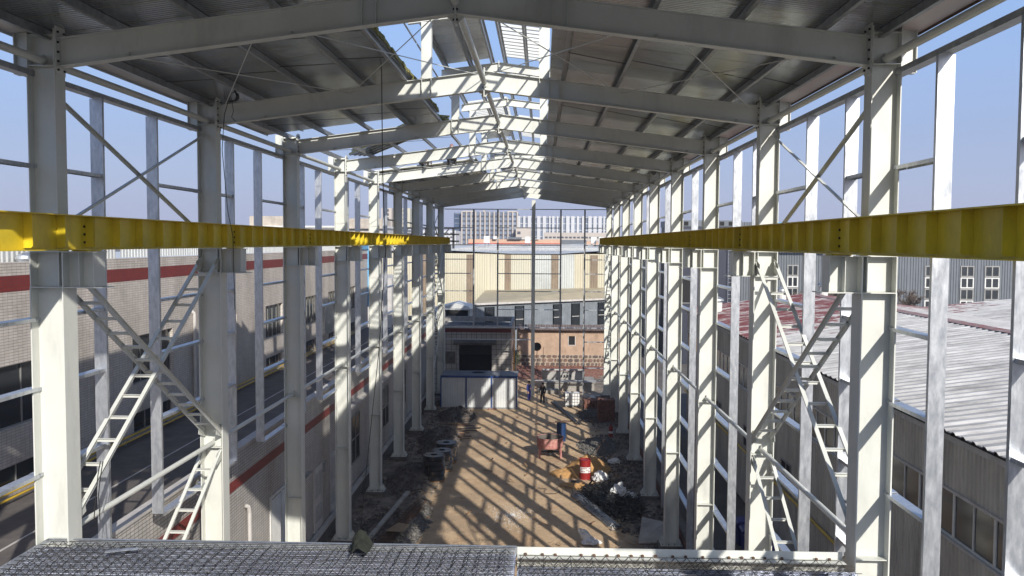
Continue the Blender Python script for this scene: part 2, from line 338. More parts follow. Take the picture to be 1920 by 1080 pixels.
# ------------------------------------------------------------------ ground
def ground():
    m = MB(); m.quad((-3000, -600, -.42), (3000, -600, -.42), (3000, 4500, -.42), (-3000, 4500, -.42))
    tag(m.build('ground', YARD), kind='structure')
    m = MB(); nx, ny = 66, 330; x0, x1, y0, y1 = -9.6, 6.3, 4., 96.
    for j in range(ny + 1):
        for i in range(nx + 1):
            x = x0 + (x1 - x0) * i / nx; y = y0 + (y1 - y0) * j / ny
            z = -.30 + .05 * noise.noise(Vector((x * .5, y * .5, 0))) + .025 * noise.noise(Vector((x * 2, y * 2, 3)))
            e = max(0, abs(x + 1.3) - 5.2); z += .035 * e * (1 + 1.4 * noise.noise(Vector((x * 1.3, y * 1.3, 7)))) * (1 + noise.noise(Vector((x * 4, y * 4, 1))))
            if x < -6.6: z += .22 * max(0, noise.noise(Vector((x * .6, y * .35, 11)))) * min(1, (-6.6 - x))
            m.v.append((x, y, z))
    for j in range(ny):
        for i in range(nx): a = j * (nx + 1) + i; m.f.append((a, a + 1, a + nx + 2, a + nx + 1)); m.mi.append(0)
    tag(m.build('site_floor', GROUND, smooth=True), kind='structure')
ground()

# ------------------------------------------------------------------ columns
def column(s):
    """local x runs from the outer face (0) towards the hall; s=+1 left row, -1 right row"""
    nm = 'left' if s > 0 else 'right'
    t = thing('steel_column', (0, 0, 0), '', 'column', 'white steel columns of the hall')
    X = lambda a: a * s
    D, F, tf, tw = .605, .456, .024, .016; yc = F / 2
    m = MB(); m.box(X(0), X(tf), 0, F, 0.03, 12.42).box(X(D - tf), X(D), 0, F, 0.03, 12.42).box(X(tf), X(D - tf), yc - tw / 2, yc + tw / 2, 0.03, 12.42)
    m.build('lower_shaft', WHITE, t)
    m = MB()
    for z in (7.74, 4.1): m.box(X(tf), X(D - tf), .03, yc - tw / 2, z, z + .016)
    m.build('stiffener', WHITE, t)
    d, f = .505, .34; ya = yc - f / 2
    m = MB(); m.box(X(0), X(.018), ya, ya + f, 12.44, 16.98).box(X(d - .018), X(d), ya, ya + f, 12.44, 16.98).box(X(.018), X(d - .018), yc - .007, yc + .007, 12.44, 16.93)
    m.box(X(.018), X(d - .018), ya + .02, ya + f - .02, 16.33, 16.345).box(X(.018), X(d - .018), ya + .02, ya + f - .02, 16.86, 16.875)
    m.build('upper_shaft', WHITE, t)
    # corbel that carries the runway beam
    m = MB(); E = 1.15
    m.box(X(.0), X(E + .16), .005, F - .005, 12.42, 12.437)                     # bottom plate
    m.box(X(-.0), X(E + .05), .03, F - .03, 13.05, 13.068)                      # top plate
    m.box(X(d + .002), X(E), yc - .009, yc + .009, 12.44, 13.05)
    m.box(X(tf), X(d - .02), yc - .012, yc + .012, 12.445, 13.045)
    m.box(X(0.002), X(.022), .01, F - .01, 12.44, 13.05).box(X(D - tf), X(D), .012, F - .012, 12.44, 13.05)
    m.box(X(E - .016), X(E), .03, F - .03, 12.44, 13.05)
    for a in (.93,): m.box(X(a - .07), X(a - .058), .06, F - .06, 12.44, 13.05)
    m.build('corbel', WHITE, t)
    m = MB()                                                                    # end plate and bolts at the knee
    m.box(X(d), X(d + .022), yc - .15, yc + .15, 16.18, 17.03)
    m.build('knee_plate', WHITE, t)
    m = MB()
    for z in (16.27, 16.42, 16.58, 16.75, 16.93):
        for y in (yc - .1, yc + .1): m.box(X(d - .03), X(d + .05), y - .017, y + .017, z - .017, z + .017)
    m.build('bolts', DARK, t)
    m = MB()                                                                    # gutter bracket outside
    m.box(X(-.27), X(0), yc - .006, yc + .006, 16.2, 17.0).box(X(-.285), X(-.27), yc - .08, yc + .08, 16.2, 17.0).box(X(-.27), X(0), yc - .07, yc + .07, 16.19, 16.2)
    m.build('gutter_bracket', WHITE, t)
    m = MB(); m.box(X(-.17), X(D + .17), -.12, F + .12, 0, .03)
    for i in range(5):
        y = -.08 + i * (F + .16) / 4
        for sg, xe in ((-1, 0), (1, D)): m.prism([(X(xe), y, .03), (X(xe + sg * .15), y, .03), (X(xe + sg * .15), y, .08), (X(xe), y, .28)], (0, .014, 0))
    for i in range(4):
        x = .05 + i * (D - .1) / 3
        for yy, sg in ((-.0, -1), (F, 1)): m.prism([(X(x), yy, .03), (X(x), yy + sg * .11, .03), (X(x), yy + sg * .11, .08), (X(x), yy, .26)], (X(.014), 0, 0))
    m.build('base_plate', WHITE, t)
    m = MB()
    for i in range(4):
        for y in (-.085, F + .085): m.tube((X(-.1 + i * (D + .2) / 3), y, .03), (X(-.1 + i * (D + .2) / 3), y, .1), .016, 6)
    m.build('anchor_bolts', DARK, t)
    m = MB(); m.box(X(-.25), X(D + .25), -.2, F + .2, -.75, -.004); m.build('footing', CONCD, t)
    return t
protoL = column(1); protoR = column(-1)
protos = {}
def clabel(side, k):
    if k == 0: return f'white steel column of the {side} row, behind the nearest one, outside the view'
    return f'white steel column in the {side} row, {"nearest to" if k == 1 else ORD[k] + " from"} the camera' if k < 9 else f'white steel column ending the {side} row at the far gable'
for side, pr_, x in (('left', protoL, XLO), ('right', protoR, XRO)):
    first = True
    for k in range(0, 10):
        loc = (x, FY(k), 0)
        if first: pr_.location = loc; pr_['label'] = clabel(side, k); first = False
        else: copy_tree(pr_, loc, clabel(side, k))

# ------------------------------------------------------------------ rafters
def rafter():
    t = thing('roof_frame', (0, 0, 0), '', 'roof frame', 'white pitched steel rafters')
    yc = .228; h = .5; fw = .21
    for s, xe in ((-1, XLO + .53), (1, XRO - .53)):
        m = MB()
        a = Vector((xe, yc, zraf(xe))); b = Vector((RX + s * .014, yc, zraf(RX)))
        m.prism([a, b, b + Vector((0, 0, h)), a + Vector((0, 0, h))], (0, .010, 0))
        for dz in (0, h - .014):
            m.prism([a + Vector((0, -fw / 2, dz)), b + Vector((0, -fw / 2, dz)), b + Vector((0, -fw / 2, dz + .014)), a + Vector((0, -fw / 2, dz + .014))], (0, fw, 0))
        p = m.build('rafter', WHITE, t)
        m = MB()                                                     # stiffener pairs under the monitor posts
        for x in ((-3.16, -2.91) if s < 0 else (-.09, .15)):
            for y0, y1 in ((yc - fw / 2, yc), (yc + .01, yc + fw / 2)): m.box(x - .006, x + .006, y0, y1, zraf(x) + .015, zraf(x) + h - .015)
        if s > 0: 
            for x in (.42,): m.box(x - .006, x + .006, yc - fw / 2, yc, zraf(x) + .015, zraf(x) + h - .015)
        m.build('stiffener', WHITE, p)
    for s in (-1, 1):
        m = MB(); m.box(RX + s * .001, RX + s * .014, yc - .13, yc + .13, 17.05, 17.80)
        m.prism([(RX + s * .014, yc, 17.05), (RX + s * .014, yc, 17.2), (RX + s * .16, yc, 17.19)], (0, .01, 0))
        m.build('ridge_plate', WHITE, t)
    m = MB()
    for z in (17.12, 17.3, 17.45, 17.6): 
        for y in (yc - .08, yc + .08): m.box(RX - .045, RX + .045, y - .015, y + .015, z - .015, z + .015)
    m.build('bolts', DARK, t)
    for x in (-7.3, -4.4, 1.95, 5.0):                                 # fly braces to the purlins
        m = MB()
        m.bar((x, yc - .08, zraf(x) + .03), (x + (.12 if x > RX else -.12), yc + .75, zpan(x) - .12), .05, .006).bar((x, yc - .08, zraf(x) + .03), (x + (.12 if x > RX else -.12), yc + .75, zpan(x) - .12), .006, .05)
        m.build('fly_brace', WHITE, t)
    return t
rf = rafter()
for k in range(0, 10):
    lb = (f'pitched white rafter pair spanning the {ORD[k]} column pair from the camera' if 0 < k < 9 else ('pitched grey-white rafter pair over the far gable wall' if k == 9 else 'pitched white rafter pair just behind the camera view'))
    if k == 1: lb = 'large pitched white rafter pair closest to the camera across the top'
    if k == 0: rf.location = (0, FY(0), 0); rf['label'] = lb
    else: copy_tree(rf, (0, FY(k), 0), lb)

# ------------------------------------------------------------------ crane runway beams
def runway(xw, s, side):
    t = thing('crane_runway_beam', (xw, FY(0) + .2, 13.07), f'yellow crane runway beam with stiffener ribs along the {side} column row', 'crane beam', 'yellow crane runway beams')
    seg = None
    zb, zt = 13.095, 13.70; H = .2
    def mk(L, a0):
        m = MB(); m.box(-.006, .006, 0, L, zb + .016 - 13.07, zt - .018 - 13.07).box(-H, H, 0, L, zt - .018 - 13.07, zt - 13.07).box(-.16, .16, 0, L, zb - 13.07, zb + .016 - 13.07)
        return m
    L = BAY - .012
    for k in range(0, 9):
        y = BAY * k + .03
        if seg is None:
            m = mk(L, 0); me = m.mesh('beam_segment'); me.materials.append(YEL); seg = bpy.data.objects.new('beam_segment', me); col.objects.link(seg); seg.parent = t; seg.location = (0, y, 0)
            for i in range(9):
                yy = .012 if i == 0 else (L - .024 if i == 8 else i * L / 8)
                m = MB()
                for sg in (-1, 1):
                    wd = .155
                    m.prism([(sg * .007, yy, zt - .019 - 13.07), (sg * wd, yy, zt - .019 - 13.07), (sg * wd, yy, zb + .075 - 13.07), (sg * (wd - .03), yy, zb + .045 - 13.07), (sg * .007, yy, zb + .045 - 13.07)], (0, .012, 0))
                q = m.build('stiffener', YEL, seg, base=(0, 0, 0))
            m = MB()
            for yb in (.07, L - .07):
                for z in (.16, .30, .44):
                    for sg in (-1, 1): m.tube((0, yb, z), (sg * .028, yb, z), .022, 8)
            m.build('bolts', DARK, seg, base=(0, 0, 0))
        else:
            c = seg.copy(); col.objects.link(c); c.parent = t; c.location = (0, y, 0)
            for ch in list(seg.children): d = ch.copy(); col.objects.link(d); d.parent = c
    for k in range(1, 10):                                            # bearing shims and clips on each corbel
        m = MB(); m.box(-.17, .17, BAY * k - .12, BAY * k + .16, 0, .022)
        for a in (-.14, .12): 
            for b in (-.2, .2): m.box(a, a + .03, BAY * k + b, BAY * k + b + .09, .0, .05)
        m.build('bearing_shim', YEL if k % 3 else GALVD, t, base=(0, 0, 0))
runway(-8.167, 1, 'left'); runway(5.163, -1, 'right')

# ------------------------------------------------------------------ wall framing: posts and girts bay by bay
def cpost(m, x0, x1, y, z0, z1, d=.075):
    m.box(x0, x1, y, y + .004, z0, z1)
    m.box(x0, x0 + .004, y + .004, y + d, z0, z1).box(x1 - .004, x1, y + .004, y + d, z0, z1)
    m.box(x0 + .004, x0 + .022, y + d - .004, y + d, z0, z1).box(x1 - .022, x1 - .004, y + d - .004, y + d, z0, z1)
def girt(m, x0, x1, y0, y1, z):
    m.box(x0, x1, y0, y1, z - .004, z).box(x0, x0 + .004, y0, y1, z - .065, z - .004).box(x1 - .004, x1, y0, y1, z - .065, z - .004)
def bays():
    lvL = [6.74, 9.05, 10.62, 11.87, 13.2, 14.62]; lvR = [2.35, 3.95, 5.62, 7.32, 8.93, 10.55, 11.83, 13.2, 14.62]
    for side, x0, x1, lv in (('left', -9.26, -9.0, lvL), ('right', 6.02, 6.28, lvR)):
        zb = 6.75 if side == 'left' else .1
        for k in range(0, 9):
            ya, yb = FY(k) + .456, FY(k + 1); ps = [FY(k) + 2.5, FY(k) + 5.0]
            if side == 'right' and k == 0: ps = [11.15, 13.5]
            lab = (f'galvanised posts and girts filling the {side} wall bay beyond the {ORD[k]} column' if k else f'galvanised wall posts and girts before the nearest {side} column')
            t = thing('wall_frame', (x0, ya, zb), lab, 'wall frame', 'galvanised wall framing bays')
            for y in ps:
                m = MB(); cpost(m, x0, x1, y, zb, 16.16); m.build('post', GALV, t)
            gx0, gx1 = x0 + .03, x1 - .03
            m = MB(); m.box(gx0, gx1, FY(k) + .23, FY(k + 1) + .225, 16.17, 16.175).box(gx0, gx0 + .005, FY(k) + .23, FY(k + 1) + .225, 16.175, 16.27).box(gx1 - .005, gx1, FY(k) + .23, FY(k + 1) + .225, 16.175, 16.27)
            if side == 'left':
                pass
            m.build('eave_girt', GALVD, t)
            cuts = [ya - .35] + ps + [yb + .1]
            for z in lv:
                for i in range(3):
                    if z == 13.2 or i == 1: continue
                    a = cuts[i] + (.08 if i else 0); b = cuts[i + 1] - .004
                    m = MB(); girt(m, gx0, gx1, a, b, z + rnd.uniform(-.015, .015)); m.build('girt', GALV, t)
bays()
# far gable framing
def gable():
    Y = 75.05
    t = thing('gable_frame', (-1, Y, 0), 'open galvanised post and girt grid across the far gable', 'wall frame')
    for x, z0 in ((-5.93, 5.95), (-3.83, 5.95), (1.65, -.2), (3.73, -.2)):
        m = MB(); cpost(m, x - .07, x + .07, Y, z0, 16.12, .1); m.build('post', GALVD, t)
    m = MB(); x = -.72
    m.box(x - .16, x + .16, Y + .0, Y + .012, -.1, 16.95).box(x - .16, x + .16, Y + .24, Y + .252, -.1, 16.95).box(x - .006, x + .006, Y + .012, Y + .24, -.1, 16.95)
    m.build('main_post', WHITE, t)
    lv = [14.59, 13.09, 11.84, 10.6, 9.06, 7.46]
    for a, b, L in ((-8.5, -6.0, lv + [5.88, 4.81]), (-3.76, -.89, lv + [5.9, 4.81]), (-.55, 1.58, [14.59, 13.09, 11.84, 10.6, 9.06, 7.46, 5.88, 1.24]), (1.72, 3.66, [1.24, 5.88]), (3.8, 5.6, lv + [5.88, 4.65, 2.36, 1.24, -.05]), (-6.0, -3.76, [5.88, 4.81])):
        for z in L:
            m = MB(); m.box(a, b, Y + .02, Y + .18, z - .004, z).box(a, b, Y + .02, Y + .024, z - .07, z - .004); m.build('girt', GALV if z < 8 else GALVD, t)
    m = MB(); m.box(-8.5, 5.6, Y + .02, Y + .16, 16.13, 16.2); m.build('top_girt', GALVD, t)
gable()

# ------------------------------------------------------------------ struts
def struts():
    for nm, lab, x, z, r, k0 in (('ridge_strut', 'white ridge pipe joining the rafter peaks', RX, 17.42, .07, 0), ('eave_strut', 'white eave pipe linking the left column tops', XLO + .25, 16.43, .07, 0),
                                 ('eave_strut', 'white eave pipe linking the right column tops', XRO - .25, 16.43, .07, 0), ('tie_strut', 'white tie pipe at deck height along the left columns', XLO + .3, 7.86, .06, 1),
                                 ('tie_strut', 'white tie pipe at deck height along the right columns', XRO - .3, 7.86, .06, 1)):
        t = thing(nm, (x, FY(k0), z), lab, 'strut', 'white longitudinal strut pipes')
        for k in range(k0, 9):
            m = MB(); m.tube((x, FY(k) + .33, z), (x, FY(k + 1) + .13, z), r, 14); m.build('pipe', WHITE, t)
            for y in (FY(k) + .24, FY(k + 1) + .12): m = MB(); m.box(x - .006, x + .006, y, y + .1, z - .11, z + .11).box(x - .11, x + .11, y + .096, y + .104, z - .1, z + .1); m.build('gusset', WHITE, t)
struts()
# ------------------------------------------------------------------ wall bracing
def braces():
    for side, xo, s in (('left', XLO, 1), ('right', XRO, -1)):
        for k, wh in ((1, 'nearest bay'), (8, 'farthest bay')):
            ya, yb = FY(k) + .46, FY(k + 1)
            t = thing('upper_cross_brace', (xo, ya, 13.3), f'thin X brace above the yellow beam in the {wh} on the {side}', 'brace', 'upper X braces')
            x = xo + s * .12
            for i, (z0, z1) in enumerate(((16.05, 13.35), (13.35, 16.05))):
                m = MB(); xx = x + s * i * .03
                m.bar((xx, ya - .15, z0), (xx, yb + .15, z1), .006, .075).bar((xx, ya - .15, z0), (xx, yb + .15, z1), .06, .006, ou=.03 * s, ov=.035); m.build('diagonal', WHITE, t)
            for nm, zlo, zhi in (('middle', 8.15, 12.75), ('lower', 2.9, 7.65)):
                CH = .115; t = thing('ladder_brace', (xo, ya, zlo), f'white ladder-like double X brace, {nm} tier, {wh} on the {side}', 'brace', 'ladder braces between columns')
                for i, (z0, z1) in enumerate(((zlo, zhi), (zhi, zlo))):
                    dx = i * .03
                    if k == 1 and nm == 'lower' and i == 1 and side == 'left': pass
                    P = [Vector((xo + s * (.06 + dx), ya - .05, z0)), Vector((xo + s * (.06 + dx), yb + .05, z1))]; Q = [p + Vector((s * .47, 0, 0)) for p in P]
                    for (p, q) in (P, Q):
                        m = MB(); m.bar(p, q, .010, .115).bar(p, q, .085, .008, ov=.054); m.build('chord', WHITE, t)
                    n = 13
                    for j in range(1, n):
                        a = P[0].lerp(P[1], j / n); b = Q[0].lerp(Q[1], j / n)
                        m = MB(); m.bar(a, b, .075, .008, ov=.03).bar(a, b, .008, .065); m.build('rung', WHITE, t)
                m = MB()
                for y, z in ((ya, zlo), (ya, zhi), (yb, zlo), (yb, zhi)):
                    for xx in (xo + s * .06, xo + s * .53):
                        sg = 1 if y == ya else -1; zz = 1 if z == zlo else -1
                        m.prism([(xx, y - sg * .2, z - zz * .15), (xx, y + sg * .28, z + zz * .02), (xx, y + sg * .22, z + zz * .3), (xx, y - sg * .2, z + zz * .2)], (.008, 0, 0))
                m.build('gusset', WHITE, t)
braces()

# ------------------------------------------------------------------ purlins
def purlins():
    yf = FY(0) - .15; yb = FY(9) + .4
    L = [(-8.8, 'left eave'), (-7.55, 'second on the left slope'), (-6.1, 'third on the left slope'), (-4.75, 'fourth on the left slope'), (-3.62, 'along the left side of the monitor opening'),
         (.55, 'along the right side of the monitor opening'), (1.95, 'second from the opening on the right slope'), (3.45, 'third from the opening on the right slope'), (4.85, 'next to the right eave'), (5.82, 'right eave')]
    for x, d in L:
        t = thing('purlin', (x, yf, zpan(x) - .2), f'galvanised roof purlin, {d}' if 'eave' not in d or 'next' in d else f'galvanised {d} purlin under the roof edge', 'purlin', 'galvanised roof purlins')
        spans = [(FY(k) - .25 if k else yf, FY(k + 1) + .25) for k in range(0, 9)]
        x_ = x
        for i, (a, b) in enumerate(spans):
            x = x_
            if x in (-6.1, -4.75) and i == 4: b = FY(4) + 1.9 + (1.2 if x < -5 else 0)      # loose purlins stop short in the open bay
            dz = .003 * (i % 2); z = zpan(x) - .008 - dz; h = .185; s = -1 if x < RX else 1
            w_ = .075; sl = -SL * (1 if x > RX else -1)
            m = MB(); x = x + .005 * (i % 2); m.box(x - .0025, x + .0025, a, b, z - h, z); m.box(x, x + s * w_, a, b, z - .004 + s * 0, z).box(x, x - s * w_, a, b, z - h, z - h + .004)
            m.box(x + s * w_ - .002, x + s * w_ + .002, a, b, z - .022, z).box(x - s * w_ - .002, x - s * w_ + .002, a, b, z - h, z - h + .022)
            m.build('purlin_length', GALVD, t)
    # sag rods between purlins
    t = thing('sag_rods', (0, 20, 17), 'thin dark sag rods tying the roof purlins mid-bay', 'tie rods')
    for k in range(0, 9):
        for dy in (2.5, 5.0):
            for a, b in zip(L, L[1:]):
                if a[0] == -3.62: continue
                m = MB(); y = FY(k) + dy; m.tube((a[0], y, zpan(a[0]) - .05), (b[0], y + .05, zpan(b[0]) - .14), .008, 5); m.build('rod', DARK, t)
purlins()
# X rods in the roof plane of braced bays
def roofrods():
    for k, wh in ((1, 'nearest'), (4, 'fourth'), (8, 'farthest')):
        t = thing('roof_brace_rods', (RX, FY(k), 17), f'thin white crossing tie rods under the roof, {wh} bay', 'tie rods', 'crossing roof tie rods')
        for a, b in ((-8.4, -5.0), (-5.0, RX), (RX, 2.0), (2.0, 5.4)):
            for p, q in ((a, b), (b, a)):
                m = MB(); m.tube((p, FY(k) + .34, zraf(p) + .36), (q, FY(k + 1) + .12, zraf(q) + .36), .011, 6); m.tube((p + (q - p) * .06, FY(k) + .34 + 7.28 * .06, zraf(p + (q - p) * .06) + .36), (p + (q - p) * .1, FY(k) + .34 + 7.28 * .1, zraf(p + (q - p) * .1) + .36), .02, 6); m.build('rod', WHITE, t)
roofrods()

# ------------------------------------------------------------------ roof panels
def panel_mesh(x0, x1, wid, th=.075):
    m = MB(); s = -1 if x0 < RX else 1
    za, zb = zpan(x0), zpan(x1); e = .012
    m.cur = 0; m.add([(x0, e, za), (x1, e, zb), (x1, wid - e, zb), (x0, wid - e, za)], [(0, 3, 2, 1)])
    m.cur = 1; m.add([(x0, e, za + th), (x1, e, zb + th), (x1, wid - e, zb + th), (x0, wid - e, za + th)], [(0, 1, 2, 3)])
    m.cur = 2; m.add([(x0, e, za), (x1, e, zb), (x1, wid - e, zb), (x0, wid - e, za), (x0, e, za + th), (x1, e, zb + th), (x1, wid - e, zb + th), (x0, wid - e, za + th)], [(0, 1, 5, 4), (1, 2, 6, 5), (2, 3, 7, 6), (3, 0, 4, 7)])
    m.cur = 1                                                  # raised seam covering the joint, with the tongue below
    m.add([(x0, -e, za + th * .35), (x1, -e, zb + th * .35), (x1, e, zb + th * .35), (x0, e, za + th * .35), (x0, -e, za + th + .03), (x1, -e, zb + th + .03), (x1, e, zb + th + .03), (x0, e, za + th + .03)],
          [(0, 3, 2, 1), (4, 5, 6, 7), (0, 1, 5, 4), (2, 3, 7, 6)])
    return m
SOFL = mat('pale eave flashing', (.52, .50, .48), .5, .1, .12, .5, dirt=.3)
SOFR = mat('rusty pink eave flashing', (.42, .30, .28), .55, .1, .25, .35, c2=(.56, .53, .50))
def roofs():
    rng = [('left', -9.42, -3.52, 7.5, 29.5, 'left roof slope nearest the camera, grey sandwich panels ending in a ragged open edge'), ('left', -9.42, -3.52, 46.0, 76.0, 'left roof slope of grey sandwich panels beyond the open bays'),
           ('right', .19, 6.45, 7.0, 76.0, 'right roof slope of grey sandwich panels seen from below')]
    for side, x0, x1, y0, y1, lab in rng:
        t = thing('roof_slope', (0, y0, 0), lab, 'roof')
        n = int(y1 - y0); p = None
        for i in range(n):
            if p is None: p = panel_mesh(x0, x1, 1.0).build('roof_panel', [PANEL, NEWS, FOAM], t, base=(0, 0, 0)); p.location = (0, 0, 0)
            else: inst(p, t, (0, i * 1.0, 0))
        # eave trim
        x = x0 if side == 'left' else x1; s = -1 if side == 'left' else 1
        m = MB(); m.box(x + s * .004, x + s * .008, y0, y1, zpan(x) - .06, zpan(x) + .1); m.build('eave_trim', NEWS if side == 'left' else RUST, t)
        xi = x - s * .52; m = MB(); a_, b_ = sorted((x, xi)); m.prism([(a_, y0, zpan(a_) - .012), (b_, y0, zpan(b_) - .012), (b_, y0, zpan(b_) - .006), (a_, y0, zpan(a_) - .006)], (0, y1 - y0, 0)); m.build('eave_soffit', SOFL if side == 'left' else SOFR, t)
    # narrow strip of panel with torn yellow insulation beside the monitor
    t = thing('torn_panel_strip', (-4, 29, 17.6), 'short roof panel strip with torn yellow insulation beside the roof opening', 'roof panel')
    m = MB(); rg = random.Random(4)
    for i in range(9):
        y = 29.52 + i * .24; x1 = -3.6 + rg.uniform(-.1, .12); x0 = -4.75
        m.prism([(x0, y, zpan(x0)), (x1, y, zpan(x1)), (x1, y, zpan(x1) + .06), (x0, y, zpan(x0) + .06)], (0, .24, 0))
    m.build('panel', [FOAM], t)
    m = MB(); m.prism([(-4.7, 29.52, zpan(-4.7) - .006), (-3.75, 29.52, zpan(-3.75) - .006), (-3.75, 29.52, zpan(-3.75) - .002), (-4.7, 29.52, zpan(-4.7) - .002)], (0, 1.95, 0)); m.build('panel_skin', PANEL, t)
    t = thing('ragged_insulation', (-3.5, 12, 17.7), 'ragged yellow insulation edge along the left roof slope by the opening', 'insulation')
    m = MB()
    for i in range(56):
        y = 15 + i * .25; w_ = rg.uniform(.01, .07); x = -3.515
        m.box(x, x + w_, y, y + .25, zpan(x) + .004 - rg.uniform(0, .05), zpan(x) + .07)
    m.build('insulation_edge', FOAM, t)
    # loose stack of panels thrown across the purlins
    t = thing('loose_panel_stack', (-6.2, 34.5, 17.6), 'stack of ribbed sandwich panels with yellow core lying loose across the purlins', 'roof panels')
    a = Vector((-8.2, 38.6, zpan(-8.2) + .02)); b = Vector((-3.9, 31.9, zpan(-3.9) + .02)); d = (b - a).normalized(); sd_ = Vector((0, 0, 1)).cross(d).normalized()
    for j in range(3):
        up = Vector((0, 0, .16 * j)); o = sd_ * (j * .12)
        m = MB(); p = a + up + o + Vector((0, 0, .03)); q = b + up + o + Vector((0, 0, .03)) - d * (j * .2)
        m.bar(p, q, .98, .06, ov=.03); pp = m.build('panel', FOAM, t)
        m = MB(); m.bar(p, q - d * .01, 1.0, .004, ov=-.002).bar(p, q, 1.0, .004, ov=.062)
        for i in range(5): m.bar(p, q, .05, .035, ou=-.44 + i * .22, ov=-.02)
        m.build('ribbed_skin', PANEL, pp)
    # edge cap flashing curl by the knee
    m = MB(); pts = []
    for i in range(7):
        an = R(200 - i * 35); pts.append((-8.35 + .28 * math.cos(an) + .2, 0, 17.15 + .22 * math.sin(an)))
    for i in range(6): m.quad((pts[i][0], 29.2, pts[i][2]), (pts[i + 1][0], 29.2, pts[i + 1][2]), (pts[i + 1][0], 30.3, pts[i + 1][2] + .05), (pts[i][0], 30.3, pts[i][2] + .05))
    solo('curled_flashing', m, NEWS, 'pale curled metal flashing lying on the left roof edge', 'flashing')
roofs()

# ------------------------------------------------------------------ roof monitor (raised ridge vent)
def monitor():
    t = thing('roof_monitor', (RX, FY(1), 17.7), 'raised ridge monitor frame, white posts and grey purlins over the roof opening', 'roof monitor')
    zm = lambda x: 19.19 - SL * abs(x - RX)
    post = {}
    for k in range(1, 9):
        yc = FY(k) + .23
        for x0, x1 in ((-3.17, -2.90), (-.10, .17)):
            m = MB(); z0 = zraf((x0 + x1) / 2) + .505
            m.box(x0, x0 + .012, yc - .1, yc + .1, z0, zm(x0)).box(x1 - .012, x1, yc - .1, yc + .1, z0, zm(x1)).box(x0 + .012, x1 - .012, yc - .006, yc + .006, z0, zm((x0 + x1) / 2)).box(x0 - .03, x1 + .03, yc - .1, yc + .1, z0 - .004, z0 + .02)
            m.box(x0 + .014, x1 - .014, yc - .1, yc - .09, z0 + .02, zm((x0 + x1) / 2) - .02)
            m.build('post', WHITE, t)
        for s in (-1, 1):
            a = Vector((RX + s * 2.0, yc, zm(RX + 2))); b = Vector((RX + s * .012, yc, zm(RX))); m = MB(); h = .3
            m.prism([a, b, b + Vector((0, 0, h)), a + Vector((0, 0, h))], (0, .008, 0))
            for dz in (0, h - .01): m.prism([a + Vector((0, -.08, dz)), b + Vector((0, -.08, dz)), b + Vector((0, -.08, dz + .01)), a + Vector((0, -.08, dz + .01))], (0, .16, 0))
            m.box(RX, RX + s * .012, yc - .09, yc + .09, 19.1, 19.55)
            m.build('monitor_rafter', WHITE, t)
    for x in (-3.35, -2.5, -1.75, -1.3, -.55, .3):
        for k in range(1, 8):
            m = MB(); z = zm(x) + .3; m.box(x - .0025, x + .0025, FY(k) + .2, FY(k + 1) + .25, z, z + .16).box(x, x + .06, FY(k) + .2, FY(k + 1) + .25, z + .156, z + .16).box(x - .06, x, FY(k) + .2, FY(k + 1) + .25, z, z + .004); m.build('purlin_length', GALVD, t)
    # lower curb rails on both sides of the opening
    for x in (-3.3, .3):
        for k in range(1, 8):
            m = MB(); z = zraf(x) + .55; m.tube((x, FY(k) + .3, z + .9), (x, FY(k + 1) + .1, z + .9), .025, 6); m.build('side_rail', GALVD, t)
    for (x0, x1, y0, y1) in ((-3.4, -1.75, 23.2, 30.1), (-3.4, -1.8, 46, 51.8), (-3.4, -.9, 15.0, 18.6), (-3.5, -1.53, 7.2, 15.0), (-1.5, .5, 7.2, 15.0), (-3.4, .3, 60, 75)):
        y = y0
        while y < y1 - .01:
            m = MB(); b = min(y + 1, y1) - .02
            m.prism([(x0, y, zm(x0) + .47), (x1, y, zm(x1) + .47), (x1, y, zm(x1) + .54), (x0, y, zm(x0) + .54)], (0, b - y, 0)); m.build('monitor_panel', PANEL, t); y += 1
    m = MB(); m.box(.46, .5, 7.2, 14.95, 18.02, zm(.5) + .47); m.build('added_sun_block_side', PANEL, t)  # side and end panels added to keep sun off the nearest rafter
    m = MB(); m.box(-3.5, -3.46, 7.2, 14.95, 17.9, zm(.5) + .47); m.build('added_sun_block_side', PANEL, t)
    m = MB(); m.prism([(-3.5, 7.2, 17.75), (.5, 7.2, 17.75), (.5, 7.2, zm(.5) + .46), (RX, 7.2, zm(RX) + .46), (-3.5, 7.2, zm(.5) + .46)], (0, .04, 0)); m.build('added_sun_block_end', PANEL, t)
    sl = None
    for (x0, x1, y0, y1) in ((-1.35, -.05, 25.2, 30.2), (-.0, .35, 17, 25), (-3.5, -1.6, 38.5, 45.2), (-1.2, .3, 43.8, 52), (-1.2, .4, 32.2, 36.0)):  # slats stand in for corrugated sheet, shaped upright to catch the sun
        y = y0
        while y < y1:
            m = MB(); m.prism([(x0, y, zm(x0) + .47), (x1, y, zm(x1) + .47), (x1, y, zm(x1) + .55), (x0, y, zm(x0) + .55)], (0, .008, 0))
            m.prism([(x0, y + .008, zm(x0) + .47), (x1, y + .008, zm(x1) + .47), (x1, y + .008, zm(x1) + .475), (x0, y + .008, zm(x0) + .475)], (0, .1, 0))
            m.build('sun_catching_slat', NEWS, t); y += .46
monitor()

